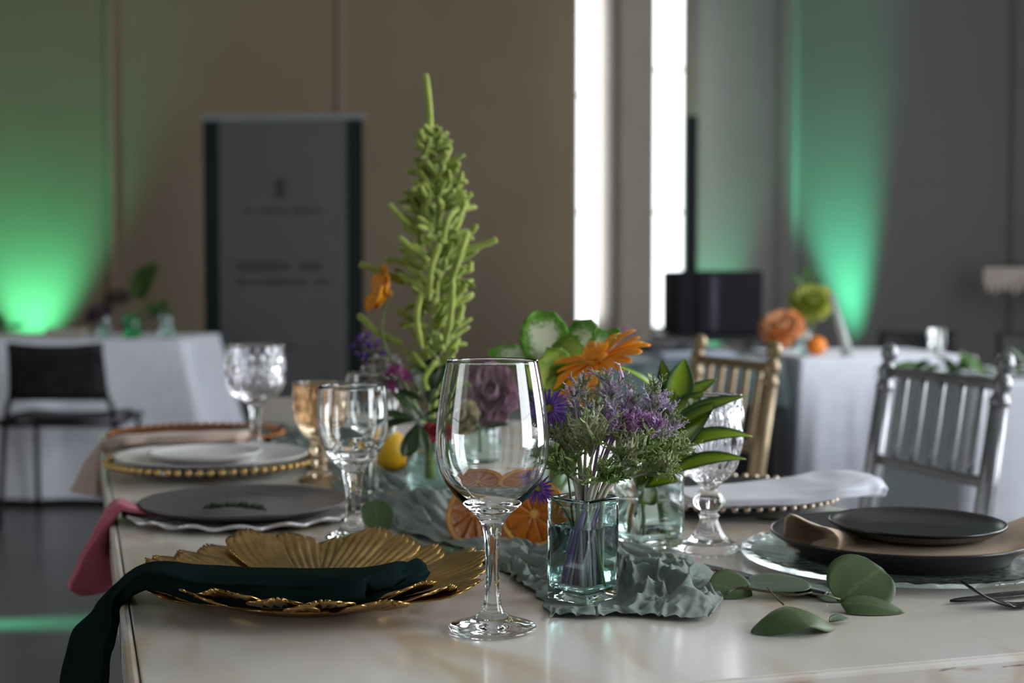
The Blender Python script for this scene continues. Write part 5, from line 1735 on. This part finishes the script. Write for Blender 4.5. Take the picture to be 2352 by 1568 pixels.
gerbera('large orange gerbera facing up beside the green kale', (0.0910, 1.5000, 0.9446), (-0.42, -0.30, 0.85), 0.054,
        [(0.0931, 1.5030, 0.9416), (0.0921, 1.5300, 0.8939), (0.0743, 1.5700, 0.8323), (V4.x + 0.004, V4.y - 0.003, 0.77)], 26, 4, droop=0.45, wide=0.20)
gerbera('smaller yellow orange gerbera below the large one', (0.0686, 1.5300, 0.9057), (-0.5, -0.5, 0.6), 0.026,
        [(0.0696, 1.5330, 0.9031), (0.0738, 1.5600, 0.8576), (V4.x - 0.005, V4.y + 0.004, 0.77)], 18, 8, droop=0.6, wide=0.24)

# ------------------------------------------------------------------ amaranth spire and company (vase 3)
G['amar'] = mat('amaranth_tassel', (0.36, 0.43, 0.065), 0.8, col2=(0.25, 0.33, 0.038), nscale=90, bump=1.0, bscale=500, sheen=0.3)
G['amar_stem'] = mat('amaranth_stem', (0.30, 0.38, 0.09), 0.6, col2=(0.25, 0.33, 0.07), nscale=40)
YA = 1.80
root = V(V3)
t = thing('amaranth', 'tall lime green amaranth spire with drooping tassels', 'flower', root)
ax_keys = [(0.0, V((-0.0972, 1.8000, 0.8865))), (0.25, V((-0.0970, 1.8000, 0.9860))), (0.55, V((-0.0923, 1.8000, 1.0849))), (0.85, V((-0.0965, 1.8000, 1.1725))), (1.0, V((-0.1030, 1.8000, 1.2161)))]
MB().tube(spline([(V3.x, V3.y, 0.770), (V3.x - 0.001, V3.y, 0.83)] + [k[1] for k in ax_keys], 30), [0.0052 - 0.0028 * i / 29 for i in range(30)], 9).build('stem', G['amar_stem'], t, rel=root)


def tassel_mesh(L_, r, bend, seed):
    n_ = 12
    pts = []
    p = V((0, 0, 0)); a = 0.0
    for i in range(n_):
        pts.append(p.copy())
        a = bend * math.sin(i / n_ * 2.6)
        p += V((0.10 * math.sin(seed + i * 0.5), math.cos(a), math.sin(a))) * L_ / n_
    mb = MB()
    seg = 8
    R_ = []
    for i, q in enumerate(pts):
        s = i / (n_ - 1)
        rr = r * (0.75 + 0.4 * math.sin(math.pi * s)) * (1.0 if s < 0.93 else 0.65)
        R_.append([q + V((math.cos(b), 0, math.sin(b))) * rr * (1 + 0.24 * N(i * 1.9, k * 1.7, seed)) for k, b in enumerate([2 * math.pi * kk / seg for kk in range(seg)])])
    mb.rings(R_)
    me = mb.mesh('tassel'); me.materials.append(G['amar'])
    return me


tm = [tassel_mesh(1.0 * 0.036, 0.0036, b, k) for k, b in enumerate((0.5, 0.9, -0.4, 0.2, 0.7, -0.2))]
rnd = random.Random(21)
for k in range(260):
    s = (k + rnd.random()) / 260
    p = interp(ax_keys, s)
    a = k * 2.399 + rnd.uniform(-0.5, 0.5)
    wdt = interp([(0.0, 0.55), (0.12, 0.85), (0.35, 1.0), (0.6, 1.0), (0.8, 0.72), (0.95, 0.45), (1, 0.35)], s)
    d_ = V((math.cos(a), math.sin(a), rnd.uniform(0.15, 1.3)))
    o = link('tassel', tm[rnd.randrange(6)], t)
    sc = wdt * rnd.uniform(0.75, 1.25)
    off = V((math.cos(a), math.sin(a), 0)) * 0.024 * wdt * rnd.uniform(0.2, 1.0)
    place(o, p + off - root, frame(d_, (0, 0, 1)) @ Matrix.Rotation(rnd.uniform(0, 6.28), 3, 'Y'), (rnd.uniform(0.8, 1.15), sc * 1.08, rnd.uniform(0.8, 1.15)))
# the long ones that stand out, and the bare tail at the top
LONG = [(((-0.1030, 1.8000, 1.2107)), ((-0.1046, 1.8000, 1.2488)), ((-0.1088, 1.8000, 1.2868)), 1.15), (((-0.1347, 1.7900, 1.0245)), ((-0.1647, 1.7900, 1.0382)), ((-0.1920, 1.7900, 1.0486)), 1.1), (((-0.1377, 1.7900, 0.9478)), ((-0.1678, 1.7900, 0.9615)), ((-0.1940, 1.7900, 0.9851)), 1.1),
        (((-0.0634, 1.7900, 1.0655)), ((-0.0416, 1.7900, 1.0710)), ((-0.0186, 1.7900, 1.0792)), 1.1), (((-0.1174, 1.7800, 1.0843)), ((-0.1364, 1.7800, 1.1033)), ((-0.1537, 1.7800, 1.1233)), 1.1), (((-0.1027, 1.7600, 1.0515)), ((-0.1215, 1.7600, 1.0649)), ((-0.1403, 1.7600, 1.0821)), 1.1),
        (((-0.0887, 1.7500, 1.0727)), ((-0.0989, 1.7400, 1.0406)), ((-0.1023, 1.7500, 1.0033)), 1.0), (((-0.0543, 1.7600, 1.0891)), ((-0.0647, 1.7500, 1.0567)), ((-0.0759, 1.7600, 1.0246)), 1.0), (((-0.0728, 1.7500, 1.0300)), ((-0.0746, 1.7400, 0.9874)), ((-0.0826, 1.7500, 0.9496)), 1.0),
        (((-0.1103, 1.7500, 1.0193)), ((-0.1167, 1.7400, 0.9821)), ((-0.1115, 1.7500, 0.9443)), 1.0), (((-0.0846, 1.7700, 0.9650)), ((-0.0683, 1.7700, 0.9786)), ((-0.0612, 1.7700, 0.9975)), 1.1), (((-0.1175, 1.7800, 1.0409)), ((-0.1420, 1.7800, 1.0517)), ((-0.1588, 1.7800, 1.0545)), 1.0),
        (((-0.0630, 1.7800, 1.1222)), ((-0.0784, 1.7600, 1.1051)), ((-0.0866, 1.7600, 1.0730)), 1.0), (((-0.0713, 1.7800, 1.0463)), ((-0.0550, 1.7800, 1.0409)), ((-0.0511, 1.7800, 1.0517)), 1.0), (((-0.0950, 1.7600, 0.9276)), ((-0.1079, 1.7500, 0.9067)), ((-0.1042, 1.7500, 0.8905)), 0.9)]
for a_, b_, c_, rr in LONG:
    pts = spline([a_, b_, c_], 16)
    mb = MB()
    mb.tube(pts, [0.0040 * rr * (1 + 0.22 * N(i * 1.3, rr * 7 + pts[0].x * 90)) * (0.7 if i in (0, 15) else 1) for i in range(16)], 9)
    mb.build('tassel', G['amar'], t, rel=root)

G['dark_leaf'] = mat('dark_whorl_leaf', (0.022, 0.052, 0.014), 0.35, col2=(0.035, 0.075, 0.02), nscale=30, uvmix=((0.09, 0.13, 0.035), 'margin', 0.10, -0.05))


def whorl(label, head, dirs, L_, W_, vase, name='leafy_sprig', m=None, prof=obov):
    head = V(head)
    t = thing(name, label, 'foliage', head)
    me = leaf_mesh(L_, W_, prof, n=10, m=7, curl=0.35, cup=0.2).mesh('leaf'); me.materials.append(m or G['dark_leaf'])
    for k, (d_, sc) in enumerate(dirs):
        o = link('leaf', me, t, solid=0.0005)
        place(o, V(d_).normalized() * 0.004, frame(d_, (0.0, -0.5, 1)), sc)
    MB().tube(spline([V((0, 0, 0)), V((vase.x, vase.y, 0.835)) - head, V((vase.x, vase.y, 0.772)) - head], 12), 0.0018, 7).build('stem', MATS['drac_stem'], t)
    return t


whorl('dark green whorl of leaves drooping over the round vase', (-0.1157, 1.7600, 0.8545), [((-1, -0.3, 0.35), 1.0), ((-0.9, -0.3, 0.0), 1.0), ((-0.5, -0.3, -0.9), 0.95), ((-0.6, -0.2, 0.9), 0.9), ((0.3, -0.4, -0.9), 0.8), ((0.7, -0.4, 0.5), 0.9), ((-0.1, -0.9, 0.4), 0.7), ((0.9, 0.1, 0.0), 0.7), ((-0.2, -0.6, -0.8), 0.9)], 0.048, 0.022, V3)
whorl('dark green upright leaves at the foot of the amaranth', (-0.1038, 1.7700, 0.8726), [((-0.3, -0.2, 1), 1.0), ((0.3, -0.3, 1), 1.1), ((0.7, -0.2, 0.6), 0.9), ((-0.8, 0, 0.5), 0.8), ((0.1, -0.7, 0.6), 0.8), ((0.0, 0.3, 1), 1.2)], 0.050, 0.022, V3)

G['cosmos'] = mat('cosmos_petal', (0.78, 0.30, 0.008), 0.5, col2=(0.84, 0.40, 0.02), nscale=20, tl=0.3)
head = V((-0.1547, 1.7800, 1.0115))
t = thing('orange_cosmos', 'yellow orange cosmos seen side on beside the amaranth', 'flower', head)
nv = V((-0.80, -0.35, 0.30)).normalized()
Mx = frame(nv, (0, 0, 1))
pm = leaf_mesh(0.030, 0.026, petal_f, n=8, m=7, curl=-0.25, cup=0.25, frill=0.001).mesh('petal'); pm.materials.append(G['cosmos'])
for k in range(9):
    a = 2 * math.pi * k / 9
    dr = Mx @ V((math.cos(a), 0, math.sin(a)))
    o = link('petal', pm, t, solid=0.0004)
    place(o, dr * 0.004, frame(dr + nv * (0.35 + 0.2 * (k % 2)), nv), 0.9 + 0.12 * (k % 3))
MB().ball((0, 0, 0), 0.006, 10, 7).build('eye', G['gerbera_eye'], t)
MB().tube(spline([(0, 0, 0), V((-0.1629, 1.7850, 0.9727)) - head, V((-0.1542, 1.7900, 0.9313)) - head, V((V3.x - 0.006, V3.y, 0.84)) - head, V((V3.x - 0.004, V3.y, 0.772)) - head], 18), 0.0017, 7).build('stem', MATS['green_stem'], t)

# small purple, pale and pink flower clusters left of the amaranth
G['pale_fluff'] = mat('pale_filler', (0.50, 0.50, 0.48), 0.7, col2=(0.42, 0.44, 0.38), nscale=60, tl=0.2)
G['pink_fl'] = mat('pink_petal', (0.55, 0.16, 0.42), 0.5, col2=(0.48, 0.13, 0.38), nscale=40, tl=0.2)
G['violet_fl'] = mat('violet_petal', (0.17, 0.06, 0.34), 0.5, col2=(0.13, 0.045, 0.28), nscale=40, tl=0.2)
G['mauve_fl'] = mat('mauve_petal', (0.40, 0.22, 0.30), 0.55, col2=(0.34, 0.18, 0.26), nscale=30, tl=0.2)
G['cream_fl'] = mat('cream_petal', (0.66, 0.58, 0.40), 0.55, col2=(0.60, 0.50, 0.32), nscale=30, tl=0.2)
G['peach_fl'] = mat('peach_petal', (0.72, 0.28, 0.10), 0.55, col2=(0.80, 0.42, 0.20), nscale=30, tl=0.2)
G['red_fl'] = mat('red_petal', (0.36, 0.02, 0.025), 0.5, col2=(0.28, 0.015, 0.02), nscale=30, tl=0.2)


def cluster(label, head, R, n, m, vase, seed, name='filler_flower', fl=0.006):
    rnd = random.Random(seed)
    head = V(head)
    t = thing(name, label, 'flower', head)
    me = leaf_mesh(fl, fl * 0.55, petal_f, n=4, m=3, curl=-0.4, cup=0.3)
    fm = MB()
    for k in range(5):
        a = 2 * math.pi * k / 5
        Mq = frame((math.cos(a), math.sin(a), 0.5), (0, 0, 1))
        fm.add([Mq @ V(p) for p in me.v], me.f, me.uv)
    fmesh = fm.mesh('floret'); fmesh.materials.append(m)
    st = MB()
    for k in range(n):
        d_ = V((rnd.gauss(0, 1), rnd.gauss(0, 0.8), rnd.gauss(0.2, 0.8)))
        p = d_.normalized() * R * rnd.uniform(0.55, 1.0)
        o = link('floret', fmesh, t)
        place(o, p, frame(V((rnd.uniform(-1, 1), rnd.uniform(-1, 1), 0.2)), p.normalized() + V((0, -0.4, 0.3))), rnd.uniform(0.8, 1.3))
        st.tube([V((0, 0, -R * 0.9)), p * 0.5, p], 0.0005, 4)
    st.tube(spline([V((0, 0, -R * 0.9)), V((vase.x, vase.y, vase.z + 0.085)) - head, V((vase.x, vase.y, vase.z + 0.02)) - head], 10), 0.0013, 6)
    st.build('stem', G['stem_green'], t)
    return t


cluster('pale greyish filler flowers left of the amaranth', (-0.1661, 1.8300, 0.9095), 0.030, 34, G['pale_fluff'], V3, 31)
cluster('violet statice sprig left of the amaranth', (-0.1850, 1.8400, 0.9399), 0.022, 26, G['violet_fl'], V3, 32)
cluster('small pink blossom cluster near the goblet rim', (-0.1450, 1.7900, 0.9049), 0.014, 16, G['pink_fl'], V3, 33, fl=0.009)


def rose(label, head, R, m, vase, up, seed, name='rose', layers=4):
    rnd = random.Random(seed)
    head = V(head)
    t = thing(name, label, 'flower', head)
    n_ = V(up).normalized()
    M = frame(n_, (0.1, 0.2, 1))
    for l in range(layers):
        f = l / max(1, layers - 1)
        cnt = 4 + l * 2
        me = leaf_mesh(R * (0.75 + 0.35 * f), R * (0.75 + 0.35 * f), rnd_leaf, n=8, m=7, curl=lerp(-0.9, 0.5, f), cup=lerp(0.9, 0.35, f), frill=R * 0.04, seed=l).mesh('petal')
        me.materials.append(m)
        for k in range(cnt):
            a = 2 * math.pi * (k + 0.5 * l) / cnt + rnd.uniform(-0.15, 0.15)
            dr = M @ V((math.cos(a), 0, math.sin(a)))
            o = link('petal', me, t, solid=0.0004)
            place(o, dr * R * 0.12 * (1 + f) - n_ * R * 0.35, frame(dr * (0.12 + 0.95 * f) + n_ * (1.0 - 0.62 * f), n_ * 0.3 - dr), 1.0)
    MB().tube(spline([V((0, 0, 0)) - n_ * R * 0.35, V((vase.x, vase.y, vase.z + 0.09)) - head, V((vase.x, vase.y, vase.z + 0.02)) - head], 12), 0.0020, 7).build('stem', MATS['green_stem'], t)
    return t


rose('large mauve bloom seen through the wine glass bowl', (-0.0284, 1.9300, 0.8732), 0.036, G['mauve_fl'], V5, (-0.15, -0.75, 0.6), 41)
rose('mauve bloom seen through the wine glass near the rim', (-0.0486, 1.9800, 0.8953), 0.026, G['mauve_fl'], V5, (-0.3, -0.6, 0.7), 42)
rose('cream rose seen through the wine glass bowl', (-0.0747, 1.9000, 0.8464), 0.022, G['cream_fl'], V5, (-0.3, -0.8, 0.5), 43)
rose('dark red bloom under the dark green whorl', (-0.0990, 1.7800, 0.8388), 0.011, G['red_fl'], V3, (0.2, -0.9, 0.2), 44, layers=3)
whorl('dark green leaves below the cream rose', (-0.0414, 1.9000, 0.8288), [((-0.9, -0.3, 0.2), 1.0), ((0.9, -0.3, 0.3), 1.0), ((0.3, -0.8, 0.3), 0.8), ((-0.4, -0.5, 0.7), 0.8)], 0.042, 0.018, V5, prof=lance)

# ------------------------------------------------------------------ flowers on the background tables
G['bg_vase'] = G['glass_green2']


def bud_vase(label, loc, r=0.03, H=0.10, m=None):
    return round_vase(label, V(loc), r, H, H * 0.55, m or G['bg_vase'])


z0 = 0.755
def bgp(p): return V((p[0], p[1], z0))
LV1 = bgp((-1.8830, 6.5109, 0.7550)); LV1 = V((-1.90, 6.62, z0)); LV2 = V((-1.77, 6.62, z0)); LV3 = V((-1.62, 6.66, z0))
G['vase_green'] = mat('green_bottle_glass', (0.25, 0.75, 0.45), 0.0, trans=1.0, ior=1.45)
bud_vase('small vase with a dusky bloom on the left white table', LV1, 0.035, 0.13)
bud_vase('small green glass vase in the middle of the left white table', LV2, 0.04, 0.11, G['vase_green'])
bud_vase('small vase with dark leaves at the end of the left white table', LV3, 0.035, 0.13)
rose('dusky dark bloom in the small vase on the left white table', (-1.9271, 6.6200, 0.8761), 0.055, mat('dusky_petal', (0.10, 0.05, 0.08), 0.6, col2=(0.08, 0.045, 0.06), nscale=20), LV1, (-0.2, -0.5, 0.8), 51)
rose('brown bloom above the green glass vase on the left white table', (-1.8502, 6.6600, 0.9486), 0.05, mat('brown_petal', (0.09, 0.055, 0.05), 0.6, col2=(0.07, 0.045, 0.04), nscale=20), LV2, (0.1, -0.5, 0.8), 52)
bl = mat('broad_leaf', (0.035, 0.11, 0.015), 0.4, col2=(0.025, 0.085, 0.012), nscale=10)
whorl('broad green leaf standing on the left white table', (-1.7433, 6.6400, 0.9285), [((0.35, -0.1, 1), 1.0), ((0.15, 0.1, 1), 0.9)], 0.19, 0.12, LV2, m=bl, prof=egg)
whorl('dark leaf cluster in the end vase on the left white table', (-1.6639, 6.6600, 0.8467), [((-0.6, 0, 0.8), 1), ((0.6, 0, 0.8), 1), ((0, -0.5, 0.9), 1), ((0.9, 0.1, 0.2), 0.8), ((-0.9, 0.1, 0.2), 0.8), ((0.2, 0.3, 1), 1.1)], 0.085, 0.05, LV3, m=bl)
whorl('low greenery at the near corner of the left white table', (-2.36, 6.62, 0.80), [((-0.9, -0.2, 0.2), 1), ((0.9, -0.2, 0.3), 1), ((0.1, -0.8, 0.4), 1), ((-0.5, 0.2, 0.8), 1)], 0.09, 0.045, V((-2.36, 6.62, 0.757)), m=bl)
t = thing('folded_card_stack', 'pale folded cards on the white table behind the black chair', 'card', (-2.07, 6.6, 0.7535))
for k in range(3):
    MB().box((0.004 * k, 0, 0.011 + 0.014 * k), (0.18, 0.10, 0.013)).build('card', G['card'], t, smooth=False)

# right white table
RV1 = V((1.05, 5.10, 0.757)); RV2 = V((1.20, 5.10, 0.757)); RV3 = V((1.12, 5.3, 0.757))
bud_vase('small vase of orange blooms on the bright white table', RV1, 0.03, 0.09)
rose('large peach orange bloom over the bright white table', (0.9478, 5.0000, 0.8648), 0.062, G['peach_fl'], RV1, (-0.2, -0.7, 0.6), 61)
rose('orange bloom leaning against the peach one', (1.0009, 5.0600, 0.8783), 0.045, G['orange_skin'], RV1, (0.4, -0.6, 0.6), 62)
rose('small red orange bloom under the peach one', (0.9307, 4.9800, 0.8197), 0.032, G['orange_skin'], RV1, (-0.3, -0.8, 0.2), 63)
t = thing('whole_orange', 'small whole orange on the bright white table', 'orange', (1.075, 5.02, 0.757))
MB().ball((0, 0, 0.036), 0.036, 18, 12, (1, 1, 0.95)).build('peel', G['orange_skin'], t)
MB().ball((0.004, 0.002, 0.070), 0.004, 8, 5).build('stem_end', G['stem_green'], t)
rose('yellow green bloom high over the bright white table', (1.0916, 5.2000, 0.9505), 0.062, mat('lime_petal', (0.30, 0.32, 0.03), 0.55, col2=(0.22, 0.27, 0.025), nscale=20), RV3, (0.0, -0.8, 0.5), 64)
rose('yellow bloom beside the yellow green one', (1.1517, 5.2500, 0.9658), 0.04, mat('yellow_petal', (0.42, 0.32, 0.02), 0.55, col2=(0.34, 0.28, 0.02), nscale=20), RV3, (0.3, -0.7, 0.6), 65)
whorl('dark leaves around the yellow green bloom', (1.0856, 5.2500, 0.9899), [((-0.6, 0, 0.8), 1), ((0.1, 0, 1), 1.2), ((-0.9, 0, -0.3), 1), ((0.7, 0.2, 0.6), 0.9)], 0.075, 0.035, RV3, m=bl)
t = thing('tilted_bud_vase', 'slender clear bud vase leaning on the bright white table', 'vase', (1.17, 5.06, 0.757))
MB().tube([(0.025, 0, 0.010), (0.012, 0.02, 0.08), (-0.025, 0.05, 0.22)], [0.020, 0.014, 0.010], 16).build('glass_body', mat('milky_glass', (0.6, 0.64, 0.62), 0.2, col2=(0.5, 0.55, 0.53), nscale=20, trans=0.4), t)
MB().lathe([(0, 0), (0.028, 0), (0.03, 0.004), (0.01, 0.012), (0, 0.012)], 20, (0.026, 0, 0)).build('foot', MATS['milky_glass'], t)
# things on the teal topper
t = thing('side_plate', 'dark plate on the teal topper behind the gold chair', 'plate', (0.66, 5.14, 0.7575))
MB().lathe(plate_prof(0.13, 0.016), 40).build('dish', G['black_ceramic'], t)
o = MB().box((0, 0, 0.012), (0.26, 0.16, 0.016)).build('napkin', fabric('blue_grey_linen', (0.36, 0.42, 0.52)), bevel=0.006)
o.location = (0.62, 4.88, 0.7575); o.rotation_euler = (0, 0, 0.2); tag(o, 'blue grey folded napkin on the teal topper', 'napkin')
for k, (x, y, lab) in enumerate(((0.50, 5.3, 'dark dish on the teal topper near the window side'), (0.63, 5.62, 'dark dish at the far end of the teal topper'))):
    o = MB().lathe(plate_prof(0.11, 0.03), 36).build('dish', G['grey_ceramic']); o.location = (x, y, 0.7575); tag(o, lab, 'dish')
TV = V((0.44, 5.45, 0.7575))
cluster('dusky low flowers on the teal topper', (0.44, 5.45, 0.80), 0.05, 26, G['mauve_fl'], V((0.44, 5.45, 0.745)), 71, fl=0.018)
# grey table: garland and glasses
bl2 = mat('garland_leaf', (0.05, 0.13, 0.018), 0.45, col2=(0.035, 0.10, 0.015), nscale=12)
rnd = random.Random(9)
t = thing('leaf_garland', 'green leaf garland lying on the grey clothed table', 'garland', (1.6, 3.95, 0.755))
me = leaf_mesh(0.085, 0.036, lance, n=8, m=5, curl=0.4, cup=0.2).mesh('leaf'); me.materials.append(bl2)
MB().tube([(-0.55, 0.02, 0.008), (-0.2, -0.02, 0.010), (0.2, 0.02, 0.010), (0.55, 0, 0.008)], 0.004, 6).build('stem', G['stem_green'], t)
for k in range(120):
    x = rnd.uniform(-0.55, 0.55)
    o = link('leaf', me, t)
    place(o, (x, rnd.uniform(-0.05, 0.06), 0.010 + rnd.uniform(0, 0.012)), frame((rnd.uniform(-1, 1), rnd.uniform(-0.8, 0.8), rnd.uniform(0.05, 0.75)), (0, -0.2, 1)), rnd.uniform(0.7, 1.1))
t = thing('tumbler', 'clear tumbler standing on the bright white table', 'glass', (1.60, 5.35, 0.757))
MB().lathe([(0, 0.001), (0.026, 0), (0.03, 0.005), (0.036, 0.085), (0.034, 0.085), (0.028, 0.010), (0, 0.009)], 32).build('glass_body', G['glass'], t)
